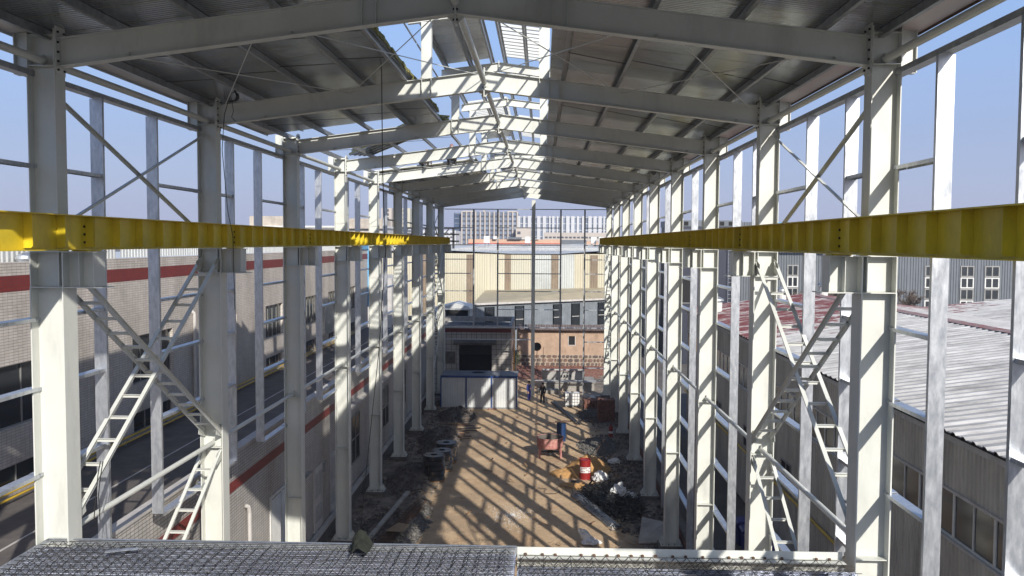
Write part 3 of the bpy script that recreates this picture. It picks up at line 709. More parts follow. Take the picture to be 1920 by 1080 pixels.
# ------------------------------------------------------------------ foreground truss deck
def deck():
    xa, xb, y0, y1, z = -8.95, 5.35, 7.3, 15.16, 7.70
    t = thing('truss_deck', (0, 10, z), 'galvanised floor deck with wire lattice trusses at the bottom of the view', 'floor deck')
    nW = 22; n = 0; y = y1 - .08; i = 0
    half = -.4
    while y > y0:
        for (a, b) in ((xa, half - .02), (half + .02, xb)):
            if y > 14.7 and a > -2: continue
            m = MB(); r = rnd.uniform(-.006, .006)
            m.box(a, b, y - .182, y - .004, z + r, z + .002 + r)
            for q in (0.0, .094): m.box(a, b, y - .03 - q, y - .012 - q, z + .002 + r, z + .022 + r)
            m.build('deck_sheet', DECKM, t)
        y -= .19
    pitch = .2; H = .11; y = y1 - .16; base = None
    def truss(a, b):
        m = MB(); mz = z + .028
        m.tube((a, 0, mz + H), (b, 0, mz + H), .0065, 5, cap=False).tube((a, -.036, mz), (b, -.036, mz), .0055, 4, cap=False).tube((a, .036, mz), (b, .036, mz), .0055, 4, cap=False)
        x = a
        while x < b - pitch:
            for sg in (-1, 1):
                m.tube((x, sg * .036, mz), (x + pitch / 2, 0, mz + H), .0042, 4, cap=False); m.tube((x + pitch / 2, 0, mz + H), (x + pitch, sg * .036, mz), .0042, 4, cap=False)
            x += pitch
        return m
    pa = truss(xa + .05, half - .04).build('lattice_truss', RUSTW, t, base=(0, 0, 0)); pb = truss(half + .04, xb - .05).build('lattice_truss', RUSTW, t, base=(0, 0, 0))
    pa.location = (0, y - 10, -z); pb.location = (0, y - 10 - .30, -z); y -= .19; k = 1
    while y > y0 + .1:
        inst(pa, t, (rnd.uniform(-.04, .04), y - 10, -z)); 
        inst(pb, t, (rnd.uniform(-.04, .04), y - 10 - .30, -z)); y -= .19
    # cross wires tying the trusses
    m = MB(); x = xa + .2
    while x < xb - .2:
        e = y1 - .15 if x < half else y1 - .45
        m.tube((x, y0, z + .145), (x + rnd.uniform(-.08, .08), e, z + .145), .0045, 4, cap=False); x += .235 if x < half else .42
    m.build('cross_bars', RUSTW, t)
    m = MB(); m.box(xa - .004, half - .006, y1, y1 + .004, z - .06, z + .14).box(xa - .004, half - .006, y1 - .06, y1, z + .136, z + .14).box(xa - .008, xa - .004, y0, y1, z - .06, z + .14); m.build('edge_angle', GALV, t)
    m = MB(); m.box(half, xb, y1, y1 + .014, z - .28, z + .12).box(half, xb, y1 - .22, y1, z - .02, z - .006); m.build('edge_beam', WHITE, t)
    m = MB()
    x = half + .15
    while x < xb:
        if rnd.random() < .85: m.lathe((x, y1 - .05 - rnd.uniform(0, .02), z - .006), [(.03, 0), (.026, .035), (.0, .045)], 8)
        x += rnd.choice((.2, .3, .23))
    m.build('shear_studs', RUST, t)
    m = MB()
    for yy in (7.4, 11.2): m.box(xa, xb, yy, yy + .2, z - .4, z - .004)
    m.box(xa + .1, half - .1, y1 - .2, y1 - .02, z - .4, z - .004)
    m.build('joist', WHITE, t)
    # green cloth over the deck edge
    m = MB(); n = 14
    for j in range(n + 1):
        for i in range(n + 1):
            u, v = i / n, j / n; x = -3.32 + .34 * u + .12 * (v - .5) * (1 - u); y = y1 - .02 - .62 * v
            zz = z + .17 + .24 * math.sin(math.pi * min(1, u * 1.1)) ** .7 * (1 - .55 * v) + .06 * noise.noise(Vector((u * 5, v * 4, 2)))
            if v == 0: zz = z + .12
            m.v.append((x + .03 * noise.noise(Vector((u * 6, v * 6, 9))), y, zz))
    for j in range(n):
        for i in range(n): a = j * (n + 1) + i; m.f.append((a, a + n + 1, a + n + 2, a + 1)); m.mi.append(0)
    o = solo('green_cloth', m, CLOTH, 'crumpled dark green cloth on the edge of the deck', 'cloth', base=(-3.0, 14.9, z + .1), smooth=True)
    md = o.modifiers.new('thick', 'SOLIDIFY'); md.thickness = .012
    m = MB(); m.bar((-7.55, 14.45, z + .16), (-7.05, 14.62, z + .17), .09, .01)
    solo('offcut_strip', m, GALV, 'short pale metal offcut lying on the deck near the left column', 'offcut', base=(-7.3, 14.5, z + .16))
    m = MB()
    for dx in (0, .05):
        m.path([(-8.2 + dx, 15.6, 9.15), (-8.24 + dx, 15.58, 8.9), (-8.3 + dx, 15.6, 8.5), (-8.36 + dx * 2.4, 15.62, 8.0)], .009)
    solo('black_rope', m, BLACK, 'short black cord hanging from a brace rung by the nearest left column', 'cord', base=(-8.2, 15.6, 8))
RUSTW = mat('dark oxidised wire', (.035, .033, .032), .55, .4, .2, 8)
deck()

# ------------------------------------------------------------------ hanging cables
def cables():
    m = MB(); P = [(-3.85, 20.5, 18.0), (-4.0, 21.5, 17.4), (-4.45, 24, 15.3), (-5.1, 28, 12.9), (-5.9, 31, 9.3), (-6.85, 33.5, 4.6), (-7.35, 34.6, 1.6), (-7.6, 35.2, .1)]
    m.path(P, .014, 5); solo('hanging_cable', m, BLACK, 'long thin black cable sagging from the roof opening to the ground', 'cable', base=P[-1])
    m = MB()
    for j in range(5):
        c = Vector((-8.05 + .02 * j, 22.15, 17.0)); r = .16 - .012 * j
        m.path([c + Vector((r * math.cos(a * .52), .03 * j, r * math.sin(a * .52))) for a in range(13)], .009, 4)
    m.path([(-8.1, 22.15, 16.85), (-8.15, 22.0, 16.5), (-8.2, 21.95, 15.6), (-8.05, 21.9, 14), (-7.93, 21.9, 13.4), (-7.9, 21.9, 11.5)], .010, 5)
    m.path([(-8.0, 22.15, 16.85), (-7.95, 22.1, 16.6), (-8.0, 22.1, 16.45), (-7.9, 22.1, 16.35)], .008, 4)
    solo('coiled_wire', m, BLACK, 'coil of black wire on the second left column top with its tail hanging', 'wire', base=(-8.1, 22.1, 16.9))
cables()

# ------------------------------------------------------------------ corrugated sheets helper
def ribbed(p, u, v, W, H, pitch, depth, nrm, top=.35, off=0.):
    """trapezoid ribbed sheet: origin p, ribs spaced along u, running along v, raised along nrm"""
    p, u, v, nrm = Vector(p), Vector(u).normalized(), Vector(v).normalized(), Vector(nrm).normalized()
    xs = []; x = 0
    while x < W - 1e-6:
        xs += [(x, 0), (x + pitch * (1 - top) * .75, 0), (x + pitch * (1 - top), depth), (x + pitch * (1 - top * .25), depth)]; x += pitch
    xs = [(a, h) for a, h in xs if a <= W] + [(W, 0)]
    m = MB(); n = len(xs)
    for a, h in xs: m.v.append(p + u * a + nrm * (h + off))
    for a, h in xs: m.v.append(p + u * a + nrm * (h + off) + v * H)
    fl = u.cross(v).dot(nrm) > 0
    for i in range(n - 1):
        f = (i, i + 1, i + n + 1, i + n); m.f.append(f if fl else f[::-1]); m.mi.append(0)
    return m
def sheets(t, name, material, p, u, v, W, H, pitch, depth, nrm, width, **kw):
    """split a ribbed surface in sheets of `width`, each an object sharing one mesh"""
    u_ = Vector(u).normalized(); n = int(round(W / width)); first = None; b = Vector(t.location)
    for i in range(n):
        if first is None:
            m = ribbed(p, u, v, width, H, pitch, depth, nrm, **kw); first = m.build(name, material, t)
        else: inst(first, t, u_ * (i * width))
    return first

# ------------------------------------------------------------------ left: low tiled annex beside the columns
def window(t, x, y0, y1, z0, z1, nrm=1, mull=2, trans=1, fr=FRAME, gl=GLASS, name='window', dep=.06):
    """window in a plane x=const; nrm = +1 when it faces +x"""
    m = MB(); s = nrm; e = .05; xx = x + s * .012
    m.box(x, xx + s * .03, y0, y0 + e, z0, z1).box(x, xx + s * .03, y1 - e, y1, z0, z1).box(x, xx + s * .03, y0 + e, y1 - e, z0, z0 + e).box(x, xx + s * .03, y0 + e, y1 - e, z1 - e, z1)
    for i in range(1, mull): yy = y0 + (y1 - y0) * i / mull; m.box(x, xx + s * .025, yy - e / 2, yy + e / 2, z0 + e, z1 - e)
    for i in range(1, trans): zz = z0 + (z1 - z0) * i / trans; m.box(x, xx + s * .02, y0 + e, y1 - e, zz - e / 2, zz + e / 2)
    f = m.build(name, fr, t)
    for i in range(mull):
        for j in range(trans):
            ya, yb = y0 + (y1 - y0) * i / mull + e / 2, y0 + (y1 - y0) * (i + 1) / mull - e / 2; za, zb = z0 + (z1 - z0) * j / trans + e / 2, z0 + (z1 - z0) * (j + 1) / trans - e / 2
            m = MB(); m.box(x + s * .002, x + s * (.008 + .004 * ((i + j) % 2)), ya, yb, za, zb); m.build('pane', gl, f)
    return f
def windowy(t, y, x0, x1, z0, z1, mull=2, trans=1, fr=FRAME, gl=GLASS, skip_top=False, e=.08, name='window'):
    """window in a plane y=const facing -y"""
    m = MB(); 
    m.box(x0, x0 + e, y - .06, y, z0, z1).box(x1 - e, x1, y - .06, y, z0, z1).box(x0 + e, x1 - e, y - .06, y, z0, z0 + e).box(x0 + e, x1 - e, y - .06, y, z1 - e, z1)
    for i in range(1, mull): xx = x0 + (x1 - x0) * i / mull; m.box(xx - e / 2, xx + e / 2, y - .055, y, z0 + e, z1 - e)
    for i in range(1, trans): zz = z0 + (z1 - z0) * i / trans; m.box(x0 + e, x1 - e, y - .05, y, zz - e / 2, zz + e / 2)
    f = m.build(name, fr, t)
    for i in range(mull):
        for j in range(trans):
            m = MB(); m.box(x0 + (x1 - x0) * i / mull + e / 2, x0 + (x1 - x0) * (i + 1) / mull - e / 2, y - .02 - .004 * ((i + j) % 2), y - .004, z0 + (z1 - z0) * j / trans + e / 2, z0 + (z1 - z0) * (j + 1) / trans - e / 2); m.build('pane', gl, f)
    return f
def annex():
    X = -9.62
    t = thing('tiled_annex', (X, 30, -.3), 'low grey tiled annex with red band and flat dark roof beside the left columns', 'building')
    m = MB(); m.box(X - .24, X, 4, 74.2, .75, 5.42).box(X - .24, X, 4, 74.2, 5.76, 6.62); m.build('wall', TILE2, t)
    m = MB(); m.box(X - .24, X + .003, 4, 74.2, 5.42, 5.76); m.build('red_band', TILER, t)
    m = MB(); m.box(X - .24, X + .06, 4, 74.2, -.8, .75); m.build('plinth', CONCD, t)
    m = MB(); m.box(X + .06, X + .26, 20, 74.2, .66, .82); m.build('plinth_kerb', COPE, t)
    m = MB(); m.box(X - .28, X + .05, 4, 74.3, 6.62, 6.70); m.build('coping', COPE, t)
    m = MB(); m.box(X, X + .36, 40, 74.2, 5.0, 5.12); m.build('ledge', COPE, t)
    m = MB(); m.box(-15.2, X - .24, 4, 74.2, 5.6, 5.84); m.build('roof', BITU, t)
    m = MB(); m.box(-12.9, -12.84, 4, 74, 5.844, 5.86); m.build('roof_seam', COPE, t)
    # louvre panel, doors, windows
    m = MB(); m.box(X, X + .05, 29.9, 30.0, .9, 4.15).box(X, X + .05, 32.5, 32.6, .9, 4.15).box(X, X + .05, 30.0, 32.5, 4.05, 4.15).box(X, X + .04, 31.2, 31.26, .9, 4.05); lv = m.build('louvre_panel', FRAME, t)
    m = MB()
    for i in range(34): z = .95 + i * .091; m.prism([(X + .004, 30.0, z), (X + .035, 30.0, z - .03), (X + .038, 30.0, z - .02), (X + .004, 30.0, z + .03)], (0, 2.5, 0))
    q = m.build('louvre_blades', FRAME, lv); q['kind'] = 'stuff'
    m = MB(); m.box(X + .001, X + .003, 30, 32.5, .95, 4.05); m.build('backing', OPEN, lv)
    for y0, y1 in ((35.75, 37.1), (38.5, 39.8)):
        m = MB(); m.box(X, X + .05, y0, y1, .85, 3.6); d = m.build('door', COPE, t)
        m = MB()
        for ys, ye in ((y0 + .15, y0 + .6), (y0 + .75, y1 - .15)):
            for za, zb in ((1.2, 1.9), (2.3, 3.3)):
                z = za
                while z < zb: m.box(X + .05, X + .062, ys, ye, z, z + .03); z += .075
        q = m.build('vent_slats', GALVD, d)
    m = MB(); m.path([(X + .12, 27.45, .6), (X + .12, 27.45, 4.4), (X + .12, 27.4, 4.6), (X + .02, 27.3, 4.68)], .07, 10); m.build('waste_pipe', COPE, t)
    for y0 in (43.0, 51.6, 58.5, 66): window(t, X, y0, y0 + 2.0, 1.9, 4.35, 1, 2, 2, ALU, GLASS)
    m = MB(); m.box(X, X + .2, 33.6, 35.0, 3.7, 3.75).box(X, X + .1, 37.3, 37.7, 3.1, 3.5); m.build('meter_box', GALVD, t)
annex()

def tall_tiled():
    X = -15.2
    t = thing('tiled_factory', (X, 45, 0), 'long pale tiled factory with red band and dark windows beyond the left annex', 'building')
    Y0, Y1_ = 6, 74.8
    tops = [(9.68, 7.85), (6.78, 5.99)]
    wins = [(21.5, 25.8), (31.4, 34.9), (39.2, 42.4), (46.9, 50.0), (54.9, 58.0), (60.9, 64.0), (67.5, 70)]
    m = MB(); ys = [Y0] + [v for w_ in wins for v in w_] + [Y1_]
    # wall cut round the openings
    m.box(X - .3, X, Y0, Y1_, 9.68, 11.78); m.box(X - .3, X, Y0, Y1_, 12.24, 12.62)
    for i in range(0, len(ys), 2): m.box(X - .3, X, ys[i], ys[i + 1], 5.5, 9.68)
    for a, b in wins: m.box(X - .3, X, a, b, 6.78, 7.85).box(X - .3, X, a, b, 5.5, 5.99)
    m.build('wall', TILE, t)
    m = MB(); m.box(X - .3, X + .004, Y0, Y1_, 11.78, 12.24); m.build('red_band', TILER, t)
    m = MB(); m.box(X - 22, X - .3, Y0, Y1_, 12.2, 12.3); m.build('roof', ROOFP, t)
    m = MB(); m.box(X - 22, X - .3, Y1_ - .3, Y1_, 5, 12.2); m.build('end_wall', COPE, t)
    for a, b in wins:
        for z1, z0 in tops: window(t, X - .16, a, b, z0, z1, 1, 4 if z1 > 7 else 3, 1, ALU, GLASS)
    m = MB(); m.box(X - .3, X - .29, Y0, Y1_, 5.5, 11.8); m.build('room_backing', OPEN, t)
    m = MB(); m.tube((X + .1, 36.9, 5.9), (X + .1, 36.9, 10.1), .075, 10).tube((X + .1, 36.9, 10.1), (X - .1, 36.75, 10.35), .075, 10); m.build('downpipe', COPE, t)
    m = MB(); m.tube((X + .1, 70.9, 5.9), (X + .1, 70.9, 9.6), .09, 10); m.build('downpipe', COPE, t)
    m = MB(); m.box(X, X + .45, 58.15, 60.6, 6.9, 8.9); m.build('window_cage', GALVD, t)
    # gas pipes low on the wall
    m = MB()
    for z, x in ((6.02, .35), (6.12, .2)): m.tube((X + x, 8, z), (X + x, 70, z), .035, 8)
    m.build('gas_pipes', YPIPE, t)
    m = MB()
    for y in range(10, 70, 4): m.box(X, X + .38, y, y + .04, 5.93, 5.98)
    m.build('pipe_brackets', GALVD, t)
    # set-back upper storey in white sheeting
    m = MB(); m.box(X - 1.4, X - 1.3, Y0, 24.6, 12.3, 13.3); m.build('screen_wall', NEWS, t)
    sheets(t, 'screen_sheet', ROOFP, (X - .9, 8, 12.3), (0, 1, 0), (0, 0, 1), 24, .95, .25, .03, (1, 0, 0), 2.0)
    sheets(t, 'screen_sheet', NEWS, (X - .9, 32.4, 12.62), (0, 1, 0), (0, 0, 1), 36, .45, .25, .03, (1, 0, 0), 2.0)
    m = MB(); m.box(X - .9, X - .8, 26.8, 28.1, 12.3, 13.2); m.build('screen_gap', OPEN, t)
    # blue sign wall at the far corner
    m = MB(); m.box(X - .05, X + .15, 74.8, 75.7, 7.6, 13.3).box(X - .05, X + .1, 70.5, 74.8, 12.63, 13.3)
    solo('blue_sign_wall', m, SIGNB, 'tall sky-blue sign panel on the far corner of the tiled factory', 'sign panel', base=(X, 75, 5.6))
    # turbine vent
    t = thing('turbine_vent', (-15.9, 25.2, 12.3), 'round ribbed turbine vent on the roof behind the nearest left column', 'roof vent')
    c = (-15.75, 25.9, 12.62)
    m = MB(); m.lathe((c[0], c[1], 12.3), [(.2, 0), (.2, .26)], 16); m.build('neck', GALVD, t)
    m = MB()
    for i in range(24):
        a = i * math.pi / 12; ca, sa = math.cos(a), math.sin(a); px, py = math.cos(a + .25), math.sin(a + .25)
        pr = [(.18, 0), (.32, .06), (.36, .15), (.32, .24), (.16, .31)]
        for (r0, z0), (r1, z1) in zip(pr, pr[1:]): m.quad((c[0] + r0 * ca, c[1] + r0 * sa, c[2] - .07 + z0), (c[0] + r0 * .93 * px, c[1] + r0 * .93 * py, c[2] - .07 + z0), (c[0] + r1 * .93 * px, c[1] + r1 * .93 * py, c[2] - .07 + z1), (c[0] + r1 * ca, c[1] + r1 * sa, c[2] - .07 + z1))
    m.build('fins', GALV, t)
    m = MB(); m.lathe((c[0], c[1], c[2] + .24), [(.17, 0), (.1, .04), (0, .05)], 16); m.build('cap', GALV, t)
tall_tiled()

# ------------------------------------------------------------------ right: old corrugated sheds
def sheds():
    X, ZE = 10.53, 8.63
    t = thing('corrugated_shed', (X, 35, 0), 'long weathered cream corrugated shed with rib roof and ribbon windows right of the hall', 'building')
    Ya, Yb = 4.0, 62.0
    # eave roof, ridge at x=19 z=9.75, valley x=27 z=8.8, next ridge 36
    L1 = Vector((19 - X + .35, 0, 9.75 - ZE + .04)); n1 = Vector((-(9.75 - ZE), 0, 19 - X)).normalized()
    sheets(t, 'roof_sheet', OLDRED, (X - .35, Ya, ZE - .04), (0, 1, 0), L1, Yb - Ya, L1.length, .5, .055, n1, 2.0, top=.3)
    L2 = Vector((8, 0, -.95)); sheets(t, 'roof_sheet', OLDRED, (19.0, Ya, 9.75), (0, 1, 0), L2, Yb - Ya, L2.length, .5, .055, (.12, 0, 1), 2.0, top=.3)
    L3 = Vector((9, 0, .9)); sheets(t, 'roof_sheet', OLDRED, (27.0, Ya, 8.8), (0, 1, 0), L3, Yb - Ya, L3.length, .5, .055, (-.1, 0, 1), 2.0, top=.3)
    L4 = Vector((9, 0, -.9)); sheets(t, 'roof_sheet', OLDRED, (36.0, Ya, 9.7), (0, 1, 0), L4, Yb - Ya, L4.length, .5, .055, (.1, 0, 1), 2.0, top=.3)
    m = MB()
    for i in range(40): y = Ya + i * 1.45; m.prism([(18.6, y, 9.77), (19, y, 9.83), (19.4, y, 9.77)], (0, 1.42, 0))
    m.build('ridge_cap', REDCAP, t)
    m = MB(); y = Ya
    while y < Yb: m.box(X - .34, X - .30, y, y + .25, ZE - .1, ZE - .035); y += .5
    m.box(X - .30, X - .02, Ya, Yb, ZE - .12, ZE - .07); m.build('eave_closure', OPEN, t)
    m = MB(); m.box(X - .14, X, Ya, Yb, ZE - .34, ZE - .12); m.build('gutter_board', COPE, t)
    sheets(t, 'wall_sheet', SHEDW, (X, Ya, 7.0), (0, 1, 0), (0, 0, 1), Yb - Ya, ZE - 7.12, .2, .03, (-1, 0, 0), 2.0)
    sheets(t, 'wall_sheet', SHEDW, (X, Ya, 0), (0, 1, 0), (0, 0, 1), Yb - Ya, 5.75, .2, .03, (-1, 0, 0), 2.0)
    m = MB(); m.box(X - .08, X + .02, Ya, Yb, 6.97, 7.04).box(X - .08, X + .02, Ya, Yb, 5.70, 5.77); m.build('window_ledge', COPE, t)
    m = MB(); m.box(X + .35, X + .4, Ya, Yb, 5.7, 7.0); m.build('room_backing', OPEN, t)
    y = Ya
    while y < Yb - .1:
        window(t, X + .05, y, y + 2.0, 5.77, 6.97, -1, 2, 1, FRAME, GLASS); y += 2.0
    for y in (28.2, 36.0, 43, 50, 57): window(t, X - .035, y, y + 1.4, 2.9, 4.0, -1, 2, 1, ALU, GLASS)
    m = MB(); m.box(X - .04, X, 23.2, 24.4, .2, 3.7); m.build('door', OPEN, t)
    m = MB(); m.tube((X - .14, Ya, 2.72), (X - .14, Yb, 2.72), .055, 8)
    for y in range(6, 62, 4): m.box(X - .2, X - .03, y, y + .04, 2.6, 2.66)
    m.build('gas_pipe', YPIPE, t)
    m = MB(); m.box(X + .45, 44, Yb, Yb + .1, -.4, 8.5); m.build('end_wall', SHEDW, t)
    # roof vents and stacks
    for i, (x, y, lab) in enumerate(((11.6, 57.0, 'white vent stack at the far eave of the shed roof'), (22.6, 58.5, 'small dark cowl on the shed roof by the dark building'), (19.6, 60.5, 'short white roof cowl at the far end of the shed ridge'), (16.2, 58.6, 'squat pale vent on the red part of the shed roof'))):
        z = ZE + (x - X) * .13 if x < 19 else 9.75 - (x - 19) * .12
        q = thing('vent_stack', (x, y, z), lab, 'roof vent', 'roof vents on the shed')
        m = MB(); m.lathe((x, y, z - .1), [(.3, 0), (.3, .75), (.0, .75)], 14); m.build('stack', FRAME if i != 1 else GALVD, q)
        m = MB(); m.lathe((x, y, z + .75), [(.42, 0), (.38, .12), (0, .32)], 14); m.build('cowl', GALVD, q)
    # duct elbow on wall
    m = MB(); m.tube((X - .5, 52.0, 9.1), (X - .5, 52.0, 7.6), .42, 14).tube((X - .5, 52.0, 7.6), (X, 52.0, 7.1), .42, 14); solo('wall_duct', m, GALVD, 'fat grey exhaust duct hanging on the shed wall under the eave', 'duct', base=(X, 52, 7))
REDCAP = mat('red ridge capping', (.20, .05, .045), .8, 0, .3, 2, c2=(.3, .26, .24))
sheds()

def back_right():
    t = thing('navy_building', (17.5, 98, 0), 'dark navy clad building with ladder behind the sheds on the right', 'building')
    m = MB(); m.box(14.6, 22.4, 98, 106, -.4, 15.2); m.build('wall', NAVY, t)
    m = MB(); m.box(14.5, 22.5, 97.9, 106, 15.2, 15.9).box(14.6, 34, 97.6, 97.9, 14.0, 14.15).box(14.6, 34, 97.6, 97.9, 14.7, 14.85); m.build('parapet', SHEDG, t)
    m = MB()
    for x in (21.0, 21.5): m.tube((x, 97.7, 6), (x, 97.7, 13.4), .03, 6)
    for i in range(16): m.tube((21.0, 97.7, 6.2 + i * .45), (21.5, 97.7, 6.2 + i * .45), .02, 5)
    m.build('ladder', GALV, t)
    m = MB()
    for i in range(7): x = 15 + i; m.box(x, x + .5, 97.88, 97.9, 15.3, 15.75)
    m.build('parapet_openings', OPEN, t)
    windowy(t, 98, 15.4, 17.6, 6.5, 9.6, 1, 1, ALU, OPEN)
    t = thing('grey_clad_building', (45, 101, 0), 'tall dark grey corrugated building with stacked white-framed windows behind the right sheds', 'building')
    sheets(t, 'wall_sheet', SHEDG, (22.42, 101, -.4), (1, 0, 0), (0, 0, 1), 48, 16.2, .3, .06, (0, -1, 0), 4.0)
    m = MB(); m.box(22.42, 70.4, 101.02, 140, -.4, 15.7); m.build('body', SHEDG, t)
    m = MB(); m.box(26, 70.4, 100.9, 101.1, 15.6, 15.75); m.build('blue_trim', SIGNB, t)
    for a, b in ((1460, 1480), (1497, 1511), (1706, 1731), (1769, 1793), (1812, 1838), (1876, 1902), (1940, 1966), (1620, 1644)):
        x0 = (a - 1015) * .0640; x1 = (b - 1015) * .0640
        z = lambda py: 13.26 - (py - 455) * .0632
        windowy(t, 100.93, x0, x1, z(513), z(493), 2, 1, ALU, GLASS, e=.12)
        windowy(t, 100.93, x0, x1, z(534), z(514), 2, 1, FRAME, GLASS, e=.14)
        windowy(t, 100.93, x0, x1, z(555), z(535), 2, 1, ALU, GLASS, e=.12)
        windowy(t, 100.93, x0, x1, z(576), z(556), 2, 1, FRAME, GLASS, e=.14)
    m = MB(); m.tube((30.5, 100.8, 4), (30.5, 100.8, 15), .15, 8); m.build('downpipe', FRAME, t)
    # leafless bushes behind the shed
    for i, (x, y, h, r, lab) in enumerate(((39.6, 95, 5.6, 3.0, 'large bare twiggy tree before the grey building, right of the nearest right column'), (30.8, 94, 8.4, 2.2, 'bare twiggy tree in front of the grey building by the downpipe'), (27.8, 93, 6.4, 1.6, 'small bare shrub beside the navy building corner'))):
        q = thing('bare_tree', (x, y, -.4), lab, 'tree', 'leafless trees behind the sheds'); rg = random.Random(i)
        z0 = 4.2
        m = MB(); m.tube((x, y, -.4), (x, y, z0 + 2.5), .14, 7, .08); m.build('trunk', TWIG, q)
        m = MB()
        def br(p, d, L, r_, n):
            e = p + d * L; m.tube(p, e, max(r_, .022), 3, max(.018, r_ * .6), cap=False)
            if n:
                for _ in range(4 if n > 1 else 5): br(p.lerp(e, rg.uniform(.4, 1)), (d + Vector((rg.uniform(-1, 1), rg.uniform(-1, 1), rg.uniform(-.3, .9))) * .8).normalized(), L * .68, r_ * .6, n - 1)
        for _ in range(12): br(Vector((x, y, z0 + rg.uniform(0, 2.3))), Vector((rg.uniform(-1, 1), rg.uniform(-1, 1), rg.uniform(.3, 1.2))).normalized(), h * .2, .06, 3)
        m.build('branches', TWIG, q)
back_right()

def bins():
    rg = random.Random(2); y = 27.5; p = None; n = 0
    while y < 40:
        t = None; n += 1
        if p is None:
            p = thing('blue_bin', (9.35, y, -.4), 'blue plastic bin in the alley row, nearest to the camera', 'bin', 'row of blue bins by the shed wall'); 
            m = MB(); m.prism([(9.0, y - .3, -.4), (9.7, y - .3, -.4), (9.8, y - .38, .65), (8.9, y - .38, .65)], (0, .62, 0)); m.build('body', BLUEBIN, p)
            m = MB(); m.prism([(8.86, y - .4, .65), (9.84, y - .4, .65), (9.8, y - .36, .78), (8.95, y - .36, .72)], (0, .76, 0)); m.build('lid', BLUEBIN, p)
        else:
            lab = f'blue plastic bin in the alley row, {ORD[n]} from the camera end'
            copy_tree(p, (9.35 + rg.uniform(-.08, .08), y, -.4), lab)
        y += 1.15
bins()
# low brick wall outside the right columns
def brickwall():
    t = thing('brick_wall', (6.35, 40, -.4), 'low red brick wall with grey cap along the outside of the right columns', 'wall')
    m = MB(); m.box(6.32, 6.56, 6, 74, -.4, .5); m.build('brickwork', BRICKW, t)
    m = MB(); y = 6
    while y < 74:
        m.box(6.27, 6.61, y, y + .38, .5, .56 + rnd.uniform(0, .012)); y += .4
    q = m.build('cap_blocks', CONCD, t)
brickwall()

# ------------------------------------------------------------------ yard beyond the gable
def container():
    Y = 69.6; x0, x1, z0, z1 = -8.15, -1.95, -.28, 2.42; D = 2.75
    t = thing('site_container', (-5, Y, -.3), 'white panelled site container with blue frame bars in front of the tiled outbuilding', 'container')
    m = MB(); pw = (x1 - x0) / 3
    for i in range(3):
        p = ribbed((x0 + i * pw + .06, Y, z0 + .12), (1, 0, 0), (0, 0, 1), pw - .12, z1 - z0 - .3, .2, .012, (0, -1, 0), top=.3)
        p.build('wall_panel', NEWS, t)
    m.box(x0, x1, Y + .02, Y + D, z0 + .1, z1 - .1); m.build('body', NEWS, t)
    m = MB(); m.box(x0 - .03, x1 + .03, Y - .06, Y + .05, z1 - .16, z1)
    for i in range(4): x = x0 + i * pw; m.box(x - .05, x + .05, Y - .05, Y + .015, z0 + .1, z1 - .16)
    m.box(x1 + .001, x1 + .05, Y - .05, Y + D, z1 - .16, z1).box(x1 + .001, x1 + .04, Y + .1, Y + .3, z0, z1 - .2); m.build('frame', CBLUE, t)
    m = MB(); m.box(x0 - .03, x1 + .03, Y - .08, Y + D, z0, z0 + .1); m.build('base_rail', GALVD, t)
    m = MB(); m.prism([(x0 - .02, Y - .05, z1), (x1 + .05, Y - .05, z1), (x1 + .05, Y - .05, z1 + .02), (x0 - .02, Y - .05, z1 + .02)], (0, D, 0)); m.build('roof', CROOF, t)
    m = MB(); c = (-5.2, 71.2, z1 + .03)
    for j in range(3): m.path([(c[0] + (.55 - j * .12) * math.cos(a * .5), c[1] + (.4 - j * .08) * math.sin(a * .5), c[2] + .015 * j) for a in range(14)], .03, 5)
    solo('cable_coil', m, BLACK, 'flat dark cable coil lying on the container roof', 'cable', base=c)
    m = MB(); rg = random.Random(3)
    for i in range(7): m.stone(-4.0 + rg.uniform(-.4, .4), 69.1 + rg.uniform(-.2, .2), -.2, rg.uniform(.05, .12), rg, .5)
    solo('red_scraps', m, REDP, 'bright red plastic scraps on the ground before the container', 'scrap', base=(-4, 69.1, -.25))
container()

